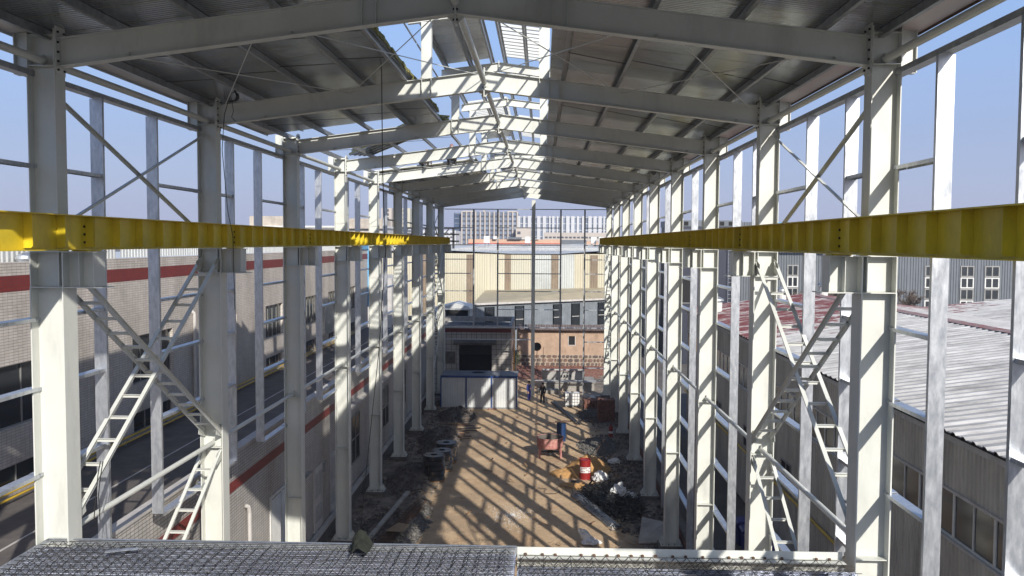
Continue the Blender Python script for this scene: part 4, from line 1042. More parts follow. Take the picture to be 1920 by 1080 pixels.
def outbuilding():
    Y = 77.4; x0, x1 = -13.5, -2.72
    t = thing('tiled_outbuilding', (-6, Y, -.3), 'grey tiled flat-roofed outbuilding with dark roller doorway behind the container', 'building')
    dx0, dx1 = -7.45, -4.45
    m = MB(); m.box(x0, dx0, Y, Y + .25, -.4, 5.15).box(dx1, x1, Y, Y + .25, -.4, 5.15).box(dx0, dx1, Y, Y + .25, 4.1, 5.15); m.build('front_wall', TILEX, t)
    m = MB(); m.box(x0, x1 + .01, Y - .01, Y + .25, 5.15, 5.5); m.build('red_band', TILERX, t)
    m = MB(); m.box(x0 - .05, x1 + .06, Y - .06, Y + .3, 5.5, 5.78).box(x1 - .2, x1 + .06, Y + .3, Y + 9.4, 5.5, 5.78).box(x0, x1 + .06, Y + 9.4, Y + 9.7, 5.3, 5.78); m.build('parapet', CONC, t)
    m = MB(); m.box(x0, x1 - .2, Y + .25, Y + 9.4, 5.1, 5.2); m.build('roof', BITU, t)
    m = MB(); m.box(x1 - .25, x1, Y + .25, Y + 9.4, -.4, 5.5); m.build('side_wall', PLAST, t)
    m = MB(); m.box(dx0, dx1, Y + .5, Y + .55, -.4, 4.1); m.build('doorway', OPEN, t)
    m = MB()
    for i in range(9): m.box(dx0 + .02, dx1 - .02, Y + .2, Y + .24, 3.1 + i * .11, 3.19 + i * .11)
    m.build('roller_door', BLACK, t)
    m = MB(); m.prism([(dx0 - .4, Y - .0, 4.55), (dx0 - .4, Y - .75, 4.3), (dx0 - .4, Y - .75, 4.08), (dx0 - .4, Y, 4.12)], (dx1 - dx0 + .8, 0, 0)); m.build('canopy', CONCD, t)
    m = MB(); m.box(-8.65, -7.75, Y - .03, Y, 2.3, 3.4); m.build('vent_panel', CONCD, t)
    m = MB(); rg = random.Random(5)
    for i in range(26): m.bar((rg.uniform(-8, -3.6), Y + rg.uniform(1, 8), 5.25), (rg.uniform(-8, -3.6), Y + rg.uniform(1, 8), 5.32), .08, .04)
    solo('roof_timbers', m, BLACK, 'dark scrap timbers lying on the outbuilding roof', 'scrap', base=(-6, Y + 4, 5.2))
    m = MB(); m.tube((-2.45, Y + .9, -.3), (-2.45, Y + .9, 5.3), .06, 8); solo('orange_pipe', m, ORNG, 'thin upright orange-yellow pipe at the outbuilding corner', 'pipe', base=(-2.45, Y + .9, -.3))
    # small rooftop shed with dark opening behind
    t = thing('rooftop_shed', (-9.6, 90, 5), 'small pale shed with low pitched roof and black opening beyond the outbuilding roof', 'shed')
    m = MB(); m.box(-11.5, -7.5, 90, 94, -.4, 6.2); m.build('wall', CREAM2, t)
    m = MB(); m.prism([(-11.7, 89.7, 6.2), (-7.3, 89.7, 6.2), (-7.6, 89.7, 6.55), (-9.0, 89.7, 6.9)], (0, 4.6, 0)); m.build('roof', ROOFP, t)
    m = MB(); m.box(-10.0, -7.7, 89.9, 89.99, 5.3, 6.15); m.build('opening', OPEN, t)
    m = MB(); rg = random.Random(8)
    for i in range(10): m.stone(-10.8 + rg.uniform(-.4, .5), 89.6, 5.7 + rg.uniform(-.3, .4), .28, rg)
    m.build('sacks', BAG, t)
    # small green shrub at the corner
    t = thing('corner_shrub', (-2.3, 79.5, .5), 'small green climbing shrub at the outbuilding corner', 'plant'); rg = random.Random(6)
    m = MB(); m.tube((-2.3, 79.5, -.3), (-2.25, 79.5, 3.2), .03, 5); m.build('stem', TWIG, t)
    m = MB()
    for i in range(260):
        p = Vector((-2.3 + rg.gauss(0, .22), 79.5 + rg.gauss(0, .2), 2.7 + rg.gauss(0, .45))); a = Vector((rg.uniform(-1, 1), rg.uniform(-1, 1), rg.uniform(-1, 1))) * .07; b = Vector((rg.uniform(-1, 1), rg.uniform(-1, 1), rg.uniform(-1, 1))) * .07
        m.add([p, p + a, p + a + b, p + b], [(0, 1, 2, 3)])
    m.build('foliage', LEAF, t)
outbuilding()

def plasterwall():
    Y = 92.0; x0, x1 = -2.6, 8.5
    t = thing('plaster_wall', (2, Y, -.3), 'stained peach plaster wall on a rubble stone base with brown tiled coping', 'wall')
    wx0, wx1, wz0, wz1 = 2.95, 3.62, 2.35, 3.3
    m = MB(); m.box(x0, wx0, Y, Y + .3, 1.3, 3.95).box(wx1, x1, Y, Y + .3, 1.3, 3.95).box(wx0, wx1, Y, Y + .3, 1.3, wz0).box(wx0, wx1, Y, Y + .3, wz1, 3.95); m.build('plaster', PLAST, t)
    m = MB(); m.box(wx0, wx1, Y + .2, Y + .28, wz0, wz1); m.build('window_hole', OPEN, t)
    m = MB(); e = .07; m.box(wx0 - e, wx0, Y - .03, Y + .02, wz0 - e, wz1).box(wx1, wx1 + e, Y - .03, Y + .02, wz0 - e, wz1).box(wx0, wx1, Y - .03, Y + .02, wz0 - e, wz0); m.build('window_surround', COPE, t)
    m = MB(); m.box(x0, x1, Y - .06, Y + .3, -.4, 1.3); m.build('mortar_bed', MORT, t)
    rg = random.Random(9); z = -.3; row = 0
    while z < 1.25:
        h = rg.uniform(.34, .46); x = x0 + rg.uniform(0, .3)
        while x < x1 - .2:
            w_ = rg.uniform(.3, .75); cx, cz = x + w_ / 2, z + h / 2; m = MB(); pts = []
            n = 7
            for i in range(n):
                a = 2 * math.pi * i / n + rg.uniform(-.2, .2); pts.append((cx + (w_ / 2 - .03) * math.copysign(abs(math.cos(a)) ** .7, math.cos(a)) * rg.uniform(.85, 1), Y - .06, min(1.28, cz + (h / 2 - .03) * math.copysign(abs(math.sin(a)) ** .7, math.sin(a)) * rg.uniform(.85, 1))))
            d = rg.uniform(.04, .09); m.prism(pts, (0, -d, 0)); m.build('stone', rg.choice((STONE, STONE, STONE2)), t); x += w_
        z += h
    # coping: little tiled roof
    m = MB(); m.box(x0, x1, Y - .42, Y + .3, 3.95, 4.0); m.build('eave_board', OPEN, t)
    x = x0
    while x < x1:
        m = MB(); m.prism([(x, Y - .6, 3.97), (x, Y - .6, 4.05), (x, Y + .35, 4.5), (x, Y + .35, 4.42)], (.24, 0, 0)); m.build('coping_tile', CLAYT, t); x += .28
    # fan on a stand
    t = thing('round_fan_sign', (-.45, 89, -.3), 'round dark disc on a thin pole in front of the plaster wall', 'stand')
    m = MB(); m.tube((-.42, 89, -.3), (-.42, 89, 2.4), .035, 6).tube((.25, 89.2, .4), (.25, 89.2, 2.4), .03, 6); m.build('pole', RUST, t)
    m = MB(); 
    for r0 in (.42, .3, .15): m.path([(-.42 + r0 * math.cos(a * .5236), 88.95, 2.5 + r0 * math.sin(a * .5236)) for a in range(13)], .035, 5)
    m.tube((-.42, 88.98, 2.5), (-.42, 89.05, 2.5), .4, 14); m.build('disc', BLACK, t)
    # heap of brick rubble under the wall
    m = MB(); rg = random.Random(12)
    for i in range(1500):
        x = rg.uniform(-2.6, 6.6); y = rg.uniform(84.5, 91.6); z = -.38 + .5 * max(0, (y - 85) / 6.5) * rg.uniform(.8, 1.05); m.stone(x, y, z, rg.uniform(.07, .2), rg)
    tag(m.build('brick_rubble', BRICK), kind='stuff', label='loose red brick rubble heaped below the plaster wall')
    m = MB(); 
    m.v = [(-2.6, 84.2, -.35), (6.6, 84.2, -.35), (6.6, 91.9, .12), (-2.6, 91.9, .12)]; m.f = [(0, 1, 2, 3)]; m.mi = [0]
    tag(m.build('rubble_slope', RUBRED), kind='structure')
    # precast concrete trough on a low platform
    t = thing('concrete_platform', (2.4, 79, -.35), 'low grey concrete platform beyond the gable opening', 'platform')
    m = MB(); m.box(.3, 4.9, 78.6, 82, -.4, .42); m.build('block', CONC, t)
    m = MB(); m.box(.2, 5.0, 78.5, 82.1, .42, .5); m.build('slab', CONC, t)
    t = thing('concrete_trough', (2, 80.5, .5), 'long pale concrete trough standing on the low platform', 'trough')
    m = MB(); m.prism([(.25, 80.2, .5), (4.0, 80.2, .5), (4.1, 80.0, 1.3), (.05, 80.0, 1.3)], (0, .15, 0)); m.box(.1, 4.05, 81.2, 81.4, .5, 1.32).box(.1, .25, 80.2, 81.2, .5, 1.3).box(3.9, 4.05, 80.2, 81.2, .5, 1.3); m.build('shell', CONCL, t)
    m = MB(); m.box(.05, 4.1, 79.96, 80.2, 1.3, 1.35); m.build('rim', REDCAP, t)
    m = MB()
    for i in range(4): m.box(1.9 + i * .28, 2.0 + i * .28, 79.98, 80.02, .75, .95)
    m.build('drain_slots', OPEN, t)
RUBRED = mat('red rubble dirt', (.26, .11, .075), .95, 0, .3, 3, c2=(.14, .09, .07), bump=.03)
CONCL = mat('pale concrete', (.45, .44, .42), .85, 0, .12, 2, bump=.004, dirt=.3)
plasterwall()

def cream_factory():
    t = thing('cream_factory', (-3, 112, 0), 'big faded yellow clad factory with brown translucent strips beyond the far gable', 'building')
    Y = 112.; zt = 11.9; xs = [-24, -15.6, -15.0, -9.75, -8.8, -4.8, -4.0, 1.28, 2.2, 6.3, 7.3, 15]
    mats_ = [CREAM, TRANS, CREAM, TRANS, CREAM, TRANS, CREAM, TRANS, CREAM, TRANS, CREAM]
    for i in range(len(xs) - 1):
        w_ = xs[i + 1] - xs[i]; dy = {4: .9, 6: .4, 8: .8}.get(i, 0)
        if mats_[i] is TRANS:
            ribbed((xs[i], Y - .05, -.4), (1, 0, 0), (0, 0, 1), w_, zt + .2, .3, .04, (0, -1, 0)).build('light_strip', TRANS, t)
        else:
            n = max(1, int(round(w_ / 2.4))); 
            for j in range(n):
                mm = CREAM2 if (i == 6 and j == n - 1) or (i == 8 and j == 0) else (CREAM if (j % 2 == 0) else CREAMB)
                ribbed((xs[i] + j * w_ / n, Y, -.4), (1, 0, 0), (0, 0, 1), w_ / n - .01, zt + .3, .3, .05, (0, -1, 0)).build('wall_sheet', mm, t)
    m = MB(); m.box(-24, 15, Y + .05, Y + 110, -.4, zt - .05); m.build('body', CREAM, t)
    m = MB()
    xx = [-24, -14, -4, 2.5, 9, 15]; zz = [12.1, 12.45, 12.0, 12.0, 12.5, 12.2]
    for k in range(5):
        m.quad((xx[k], Y - .3, zz[k] - .15), (xx[k + 1], Y - .3, zz[k + 1] - .15), (xx[k + 1], Y + 110, zz[k + 1] + .55), (xx[k], Y + 110, zz[k] + .55))
    m.build('roof', ROOFP, t)
    m = MB(); rg = random.Random(5)
    for k in range(22):
        y = Y + 3 + k * 4.5; m.bar((-24, y, 12.2 + k * .025), (15, y + rg.uniform(-6, 6), 12.35 + k * .025), .5, .16)
    m.build('roof_ribs', GALVD, t)
    for i, (x, y, lab) in enumerate(((-9.6, 150, 'small white roof box on the cream factory, left of the gable posts'), (-2.6, 160, 'low white hatch on the cream factory roof near the centre'), (9.6, 160, 'white roof unit pair, left one, on the cream factory'), (10.9, 158, 'white roof unit pair, right one, on the cream factory'))):
        q = thing('roof_unit', (x, y, 12.8), lab, 'roof unit', 'roof units on the cream factory')
        m = MB(); m.box(x - .5, x + .5, y, y + 1, 13.2, 14.4); m.build('casing', FRAME, q)
        m = MB(); m.tube((x - .3, y + .5, 12.4), (x - .3, y + .5, 13.2), .08, 6).tube((x + .3, y + .5, 12.4), (x + .3, y + .5, 13.2), .08, 6); m.build('legs', GALVD, q)
    # grey lean-to
    A, B = Vector((-7.45, 95.0, 0)), Vector((9.4, 107.0, 0)); u = (B - A).normalized(); n = Vector((u.y, -u.x, 0)); L = (B - A).length
    t = thing('grey_lean_to', (0, 100, 0), 'grey corrugated lean-to with tan roof against the cream factory', 'building')
    W = 1.35; k = int(L / W)
    wins = (1, 4, 8, 10, 13)
    for i in range(k + 1):
        p = A + u * (i * W)
        if i in wins:
            ribbed(p + Vector((0, 0, -.4)), u, (0, 0, 1), W, 3.7, .225, .035, n).build('wall_sheet', SHEDG2, t); ribbed(p + Vector((0, 0, 6.05)), u, (0, 0, 1), W, .4, .225, .035, n).build('wall_sheet', SHEDG2, t)
            m = MB(); m.bar(p + Vector((0, 0, 4.7)) + u * .15, p + Vector((0, 0, 4.7)) + u * (W - .15), .05, 2.7); m.build('window', GLASS, t)
            m = MB(); m.bar(p + Vector((0, 0, 4.5)) + u * .15 + n * .04, p + Vector((0, 0, 4.5)) + u * (W - .15) + n * .04, .06, .07); m.build('window_bar', COPE, t)
        else: ribbed(p + Vector((0, 0, -.4)), u, (0, 0, 1), W, 6.85, .225, .035, n).build('wall_sheet', SHEDG2, t)
    e = n * .35
    m = MB(); P = [A + e + Vector((0, 0, 6.42)) - u * .4, B + e + Vector((0, 0, 6.42)) + u * .6, Vector((9.9, 111.9, 7.45)), Vector((-7.3, 111.9, 6.95))]
    m.add(P + [p + Vector((0, 0, .1)) for p in P], [(3, 2, 1, 0), (4, 5, 6, 7), (0, 1, 5, 4), (1, 2, 6, 5), (2, 3, 7, 6), (3, 0, 4, 7)]); m.build('roof', LROOF, t)
    m = MB(); m.bar(P[0] + Vector((0, 0, .03)) + e * .05, P[1] + Vector((0, 0, .03)) + e * .05, .05, .22); m.build('eave_trim', COPE, t)
    m = MB(); m.bar(A + Vector((0, 0, 3)) + u * 0, A + Vector((-0.4, 16.8, 3)), .05, 6.8); m.build('side_wall', SHEDG2, t)
CREAMB = mat('faded cream cladding', (.485, .465, .375), .6, 0, .12, .2, c2=(.46, .41, .29), dirt=.2, stretch=(1, 1, .2))
cream_factory()

# ------------------------------------------------------------------ skyline
def tower(name, x0, x1, y, z1, mat_, dep, lab, fins=None, floors=0, base=None, winmat=HWIN, finmat=HCREAM, finw=.9, cat='building', z0=-.4, caps=()):
    t = thing(name, ((x0 + x1) / 2, y, z0), lab, cat)
    m = MB(); m.box(x0, x1, y, y + dep, z0, z1); m.build('body', mat_, t)
    if floors:
        m = MB(); fh = (z1 - z0) / floors
        for f in range(floors): m.box(x0 + .3, x1 - .3, y - .12, y - .0, z0 + f * fh + fh * .72, z0 + (f + 1) * fh - .05)
        m.build('floor_bands', finmat if mat_ is not HBLUE else HGLASS, t)
    if fins:
        m = MB(); n = fins
        for i in range(n + 1): x = x0 + (x1 - x0) * i / n; m.box(x - finw / 2, x + finw / 2, y - .8, y, z0, z1 + .3)
        m.build('fins', finmat, t)
    for (a, b, c, d) in caps:
        m = MB(); m.box(a, b, y - .3, y + dep * .6, z1 if c is None else c, d); m.build('roof_block', finmat, t)
    return t
CONCP = mat('stained pale concrete', (.46, .41, .35), .9, 0, .15, .8, dirt=.5)
def skyline():
    K = 400 / FOC; PX = lambda p: (p - 1015.8) * K; PZ = lambda p: 13.26 + (455.4 - p) * K
    tower('glass_tower', PX(850), PX(866), 402, PZ(399.5), HBLUE, 30, 'dark blue glass office block at the left end of the far skyline', None, 12)
    t_f = tower('finned_office', PX(866), PX(970), 400, PZ(398.5), HGLASS, 40, 'wide far office block with cream vertical fins', 12, 0, finw=.62, caps=((PX(867), PX(887), None, PZ(396)), (PX(951), PX(968), None, PZ(396.3)), (PX(905.5), PX(909), None, PZ(395))))
    m = MB()
    for f in range(11):
        z = 3.5 + f * 2.15; m.box(PX(867), PX(969), 399.86, 400, z, z + .8)
    m.build('window_rows', HWIN, t_f)
    t = tower('white_striped_block', PX(969), PX(1140), 415, PZ(404.5), HGLASS, 40, 'long far block with white vertical stripes on the right of the skyline', 0, 0)
    K2 = 415 / FOC; m = MB(); rg = random.Random(11); x = PX(971) * 1.0375
    while x < PX(1140) * 1.04:
        w_ = rg.choice((.7, 1.1, 1.6)); m.box(x, x + w_, 414.2, 415, -.4, PZ(403.5)); x += w_ + rg.choice((.8, 1.1, 1.4))
    m.build('stripes', HWHITE, t)
    m = MB()
    for f in range(5):
        z = 13 + f * 3.1; m.box(PX(971) * 1.0375, PX(1140) * 1.0375, 414.75, 415, z, z + .35)
    m.build('floor_bands', HWHITE, t)
    t = tower('beige_annex', PX(1020), PX(1150), 380, 13.26 + (455 - 435.5) * 380 / FOC, HCREAM, 20, 'lower beige block with two window rows before the striped block', 0, 0)
    m = MB(); q = 380 / FOC
    for r in (443.0, 451):
        for i in range(17): x = (1022 - 1015.8 + i * 7.5) * q; m.box(x, x + 1.15, 379.85, 380, 13.26 + (455 - r - 3) * q, 13.26 + (455 - r) * q)
    m.build('windows', HWIN, t)
    t = tower('beige_cube', PX(969), PX(996), 385, PZ(427.5), HCREAM, 15, 'plain beige cube-like block at the centre of the skyline', 0, 0)
    m = MB(); m.box(PX(970) * .9625, PX(976) * .9625, 384.9, 385, PZ(440), PZ(435)); m.build('windows', HWIN, t)
    # left towers between columns
    q = 300 / FOC; X3 = lambda p: (p - 1015.8) * q * 1.02; Z3 = lambda p: 13.26 + (455.4 - p) * q
    t = tower('cream_flats', X3(720), X3(739), 300, Z3(391.5), HCREAM, 20, 'cream apartment tower seen between left columns, left block', 0, 0)
    m = MB()
    for r in range(7):
        for c in range(2): x = X3(724.5 + c * 6); m.box(x, x + .6, 299.85, 300, Z3(398 + r * 7.7), Z3(393.5 + r * 7.7))
    m.build('windows', HWIN, t)
    t = tower('cream_flats', X3(757), X3(773), 300, Z3(391.5), CREAM, 20, 'yellowish apartment tower seen between left columns, right block', 0, 0)
    m = MB()
    for r in range(6): m.box(X3(760), X3(767), 299.85, 300, Z3(398.5 + r * 7.7), Z3(394.5 + r * 7.7))
    m.build('windows', HGLASS, t)
    q = 240 / FOC; X4 = lambda p: (p - 1015.8) * q * 1.01; Z4 = lambda p: 13.26 + (455.4 - p) * q
    t = tower('white_block', X4(785), X4(856), 240, Z4(433), HWHITE, 15, 'low white block with small windows left of the glass tower', 0, 0)
    m = MB()
    for r in range(3):
        for c in range(9): x = X4(790 + c * 7); m.box(x, x + .5, 239.9, 240, Z4(440 + r * 7), Z4(437 + r * 7))
    m.build('windows', HWIN, t)
    # peach building and dark grey roof behind the cream factory
    q = 260 / FOC; X5 = lambda p: (p - 1015.8) * q * 1.0; Z5 = lambda p: 13.26 + (455.4 - p) * q
    t = tower('peach_building', X5(878), X5(1050), 260, Z5(449), PEACH, 12, 'long low peach building with a red stripe behind the cream factory roof', 0, 0)
    m = MB(); m.box(X5(878), X5(1050), 259.8, 260, Z5(457.6), Z5(456.2)); m.build('red_stripe', REDB, t)
    m = MB(); m.box(X5(953), X5(978), 259, 262, Z5(449), Z5(445)); m.build('roof_hut', SHEDG, t)
    m = MB(); m.box(X5(925), X5(932), 259, 262, Z5(449), Z5(443)).box(X5(960), X5(1010), 259.4, 262, Z5(449), Z5(447.6)); m.build('roof_block', FRAME, t)
    t = tower('dark_grey_hall', X5(1051), X5(1100), 262, Z5(449.5), SHEDG, 12, 'dark grey hall next to the long peach building', 0, 0)
    t = tower('peach_annex', X5(1098), X5(1180), 264, Z5(452), PEACH, 12, 'short peach building right of the dark grey hall', 0, 0)
    m = MB()
    for c in range(4): m.box(X5(1100 + c * 12), X5(1107 + c * 12), 263.8, 264, Z5(462), Z5(460.6))
    m.build('windows', HWIN, t)
    # white flat-roofed works far left, with two stained concrete stair heads
    t = thing('white_works', (-29, 110, 0), 'long white works with stained concrete roof blocks behind the left beam', 'building')
    m = MB(); m.box(-46, -20.5, 112, 135, -.4, 15.1); m.build('wall', COPE, t)
    m = MB(); m.box(-46.2, -20.3, 111.8, 135, 15.1, 15.35); m.build('parapet', FRAME, t)
    m = MB(); m.box(-30.6, -26.5, 111.9, 112, 13.9, 14.9); m.build('dark_opening', OPEN, t)
    m = MB(); m.box(-38.5, -33.2, 112.5, 118, 15.1, 16.6); m.build('stair_head', CONCP, t); m = MB(); m.box(-25.9, -20.4, 111.5, 116, 15.0, 16.3); m.build('stair_head', CONCP, t)
    # dark steel skeleton
    t = thing('steel_skeleton', (-20, 125, 0), 'dark half-built steel skeleton between the left columns in the distance', 'steel frame')
    m = MB()
    for x in range(-23, -11, 2): m.box(x, x + .3, 125, 125.3, -.4, 15.3)
    for z in (13.3, 14.3, 15.2): m.box(-24, -12, 125, 125.3, z, z + .25)
    for i in range(5): m.bar((-23 + i * 2, 125, 13.4), (-21.5 + i * 2, 125, 15.2), .15, .15)
    m.build('frame', BLACK, t)
    # white building with small windows, between cols 5-6 left
    t = tower('white_workshop', -23.5, -16.8, 96, 9.2, COPE, 12, 'white workshop with small dark windows seen low between the left columns', 0, 0)
    m = MB()
    for z in (4.4, 6.8):
        for x in (-19.3, -17.9): m.box(x, x + .5, 95.85, 96, z, z + 1.1)
    m.build('windows', HWIN, t)
skyline()

# ------------------------------------------------------------------ things lying on the site
G = -.30
def coils():
    rg = random.Random(21); proto = None
    def mk(r, c):
        t = thing('cable_coil', c, '', 'coil', 'stacked coils of strapped black pipe')
        m = MB(); prof = []
        for j in range(7):
            a = math.pi * j / 6; prof.append((r - .02 + .035 * abs(math.sin(a * 3)), .02 + .24 * j / 6))
        m.lathe(c, [(r * .34, .02)] + prof + [(r * .34, .26), (r * .34, .02)], 26); m.build('winding', BLACKC, t, smooth=False)
        for k in range(4):
            a = k * 1.57 + .4; m = MB(); ca, sa = math.cos(a), math.sin(a)
            m.path([Vector(c) + Vector((q * ca, q * sa, z)) for q, z in ((r * .33, .26), (r * 1.02, .275), (r * 1.04, .14), (r * 1.02, .0), (r * .33, .0))], .012, 4); m.build('strap', WOOD, t)
        return t
    first = {}
    names = ['front', 'middle', 'rear']; lev = ['bottom', 'second', 'third', 'fourth', 'fifth']
    for si, (x, y, n, r) in enumerate(((-6.05, 48.3, 5, .62), (-5.86, 50.6, 4, .6), (-5.80, 52.6, 4, .66))):
        for j in range(n):
            lab = f'black strapped coil, {"top" if j == n - 1 else lev[j]} one of the {names[si]} stack on the left'
            loc = (x + rg.uniform(-.03, .03), y + rg.uniform(-.03, .03), G + .1 + j * .285)
            if r not in first: t = mk(r, loc); t['label'] = lab; first[r] = t
            else: t = copy_tree(first[r], loc, lab)
            t.rotation_euler = (0, 0, rg.uniform(0, 1.5))
        m = MB()
        for k in (-.4, 0, .4): m.box(x - .6, x + .6, y + k - .05, y + k + .05, G - .02, G + .09)
        solo('timber_skid', m, WOOD, f'small timber skid under the {names[si]} coil stack', 'timber', 'skids under the coil stacks', base=(x, y, G))
BLACKC = mat('black coiled pipe', (.03, .028, .028), .35, 0, .3, 3)
coils()

def mixer():
    c = (.62, 54.2, G)
    t = thing('pan_mixer', c, 'faded pink concrete pan mixer on four legs with a round drum', 'mixer')
    m = MB(); m.lathe(c, [(.0, .62), (.80, .62), (.84, .70), (.84, 1.20), (.88, 1.22), (.88, 1.27), (.80, 1.27), (.79, .75), (0, .75)], 28); m.build('pan', PINK, t, smooth=False)
    m = MB(); m.lathe(c, [(0, .76), (.785, .76), (.785, 1.255)], 28); m.build('darkened_pan_inside', CONCD, t)  # shade of the pan's inside put into a dark colour
    m = MB(); rg = random.Random(1)
    for sx in (-1, 1):
        for sy in (-1, 1): m = MB(); m.prism([(c[0] + sx * .62, c[1] + sy * .5, G), (c[0] + sx * .75, c[1] + sy * .5, G), (c[0] + sx * .72, c[1] + sy * .5, G + .68), (c[0] + sx * .52, c[1] + sy * .5, G + .68)], (0, .1, 0)); m.build('leg', PINK, t)
    m = MB(); m.tube((c[0], c[1], G + .12), (c[0], c[1], G + .62), .16, 12).box(c[0] - .6, c[0] + .6, c[1] - .05, c[1] + .05, G + .28, G + .36); m.build('gearbox', BLACK, t)
    m = MB(); m.tube((c[0], c[1], G + .75), (c[0], c[1], G + 1.1), .1, 10)
    for a in (0, 2.1, 4.2): m.bar((c[0], c[1], G + 1.05), (c[0] + .6 * math.cos(a), c[1] + .6 * math.sin(a), G + 1.0), .06, .06).bar((c[0] + .6 * math.cos(a), c[1] + .6 * math.sin(a), G + 1.0), (c[0] + .6 * math.cos(a), c[1] + .6 * math.sin(a), G + .8), .15, .05, up=(1, 0, 0))
    m.build('mixing_arms', RUST, t)
    m = MB()
    for i in range(30): a = rg.uniform(0, 6.3); r = rg.uniform(.1, .7); m.stone(c[0] + r * math.cos(a), c[1] + r * math.sin(a), G + .8 + rg.uniform(0, .12), .12, rg)
    m.build('mortar_residue', CONC, t)
    def drum(name, c, r, h, mm, lab, band=None):
        t = thing(name, c, lab, 'drum')
        pr = [(0, 0), (r, 0), (r, h * .02), (r * .98, h * .04), (r * .98, h * .32), (r * 1.02, h * .335), (r * .98, h * .35), (r * .98, h * .65), (r * 1.02, h * .665), (r * .98, h * .68), (r * .98, h * .97), (r * 1.02, h), (r * .96, h), (r * .95, h * .96), (0, h * .96)]
        m = MB(); m.lathe(c, pr, 24); m.build('shell', mm, t)
        return t
    t = drum('blue_drum', (1.42, 58.6, G), .32, 1.25, BLUEP, 'upright blue steel drum behind the mixer')
    m = MB(); m.bar((.5, 58.3, G + 1.28), (2.1, 58.7, G + 1.3), .12, .03).bar((1.0, 58.8, G + 1.3), (2.2, 58.9, G + 1.33), .05, .05).bar((1.3, 58.4, G + 1.31), (1.7, 58.9, G + 1.34), .2, .02)
    solo('rusty_offcuts', m, RUST, 'rusty bars and plate lying across the blue drum', 'scrap', base=(1.4, 58.6, G + 1.28))
    c = (2.58, 49.1, G); t = drum('red_drum', c, .33, 1.15, REDP, 'red steel drum with white label panel by the sand heap')
    m = MB(); n = 14
    for i in range(n):
        a0, a1 = R(-150 + i * 8.5), R(-150 + (i + 1) * 8.5); r = .345
        m.quad((c[0] + r * math.cos(a0), c[1] + r * math.sin(a0), G + .42), (c[0] + r * math.cos(a1), c[1] + r * math.sin(a1), G + .42), (c[0] + r * math.cos(a1), c[1] + r * math.sin(a1), G + .74), (c[0] + r * math.cos(a0), c[1] + r * math.sin(a0), G + .74))
    lb = m.build('label_panel', BAG, t)
    m = MB(); rg = random.Random(4)
    for row in range(3):
        i = 1
        while i < n - 1:
            if rg.random() < .72:
                a0, a1 = R(-150 + i * 8.5 + 1), R(-150 + (i + 1) * 8.5 - 1); r = .347; z = G + .47 + row * .09
                m.quad((c[0] + r * math.cos(a0), c[1] + r * math.sin(a0), z), (c[0] + r * math.cos(a1), c[1] + r * math.sin(a1), z), (c[0] + r * math.cos(a1), c[1] + r * math.sin(a1), z + .05), (c[0] + r * math.cos(a0), c[1] + r * math.sin(a0), z + .05))
            i += 1
    m.build('faded_print', REDP, lb)
    # gas cylinder-like red bottle and small items near right columns
    t = thing('red_bottle', (4.9, 59.6, G), 'small red gas bottle leaning by the fifth right column', 'gas bottle')
    m = MB(); m.lathe((4.9, 59.6, G + .05), [(0, 0), (.15, .02), (.15, .7), (.1, .82), (.04, .86), (.04, .95), (0, .95)], 14); m.build('body', REDP, t)
    m = MB(); m.lathe((4.9, 59.6, G + .35), [(.153, 0), (.153, .15)], 14); m.build('band', BAG, t)
mixer()

def heap(name, cx, cy, rx, ry, h, mm, lab, cat, seed=0, rough=.25, n=30):
    m = MB(); 
    for j in range(n + 1):
        for i in range(n + 1):
            u, v = i / n * 2 - 1, j / n * 2 - 1; d = math.sqrt(u * u + v * v); z = h * max(0, 1 - d) ** .8 * (1 + rough * noise.noise(Vector((u * 3, v * 3, seed)))) + (.09 * h * noise.noise(Vector((u * 9, v * 9, seed + 5))) if d < 1 else 0)
            m.v.append((cx + rx * u, cy + ry * v, G - .06 + z))
    for j in range(n):
        for i in range(n):
            a = j * (n + 1) + i; m.f.append((a, a + 1, a + n + 2, a + n + 1)); m.mi.append(0)
    m.f = [f for f in m.f if sum(((m.v[i][0] - cx) / rx) ** 2 + ((m.v[i][1] - cy) / ry) ** 2 for i in f) / 4 < 1.05]; m.mi = [0] * len(m.f)
    if mm is not SAND:
        rg = random.Random(seed)
        for _ in range(int(260 * rx * ry * .6)):
            u, v = rg.uniform(-1, 1), rg.uniform(-1, 1); d = math.hypot(u, v)
            if d > 1: continue
            z = h * max(0, 1 - d) ** .8 * (1 + rough * noise.noise(Vector((u * 3, v * 3, seed))))
            q = rg.uniform(.025, .09) * (2 if rg.random() < .06 else 1); m.stone(cx + rx * u, cy + ry * v, G + z, q, rg)
    o = m.build(name, mm, base=(cx, cy, G), smooth=False if mm is not SAND else True); o['kind'] = 'stuff'; o['label'] = lab; return o
heap('sand_heap', 2.9, 51.2, 1.45, 1.7, 1.0, SAND, 'orange sand heap behind the red drum', 'sand', 1)
heap('sand_heap', 1.55, 50.0, 1.15, 1.1, .48, SAND, 'low spread of orange sand left of the red drum', 'sand', 3)
heap('sand_heap', 1.9, 47.7, 1.1, .9, .22, SANDR if 'SANDR' in globals() else SAND, 'thin reddish sand spread in front of the red drum', 'sand', 6)
heap('gravel_heap', 3.9, 56.9, 1.5, 2.6, .55, GRAVEL, 'grey gravel heap near the right columns', 'gravel', 9)
heap('gravel_heap', -6.9, 58.0, 1.5, 4.2, .85, RUBD, 'dark soil heap by the left columns beyond the coils', 'soil', 12, .6)
heap('gravel_heap', -7.5, 48.5, 1.3, 3.8, .6, RUBD, 'dark soil heap between the left columns and the coils', 'soil', 15, .6)
heap('gravel_heap', -7.6, 38.6, 1.1, 4.6, .45, RUBD, 'stony soil heap beside the fifth left column', 'soil', 18, .7)
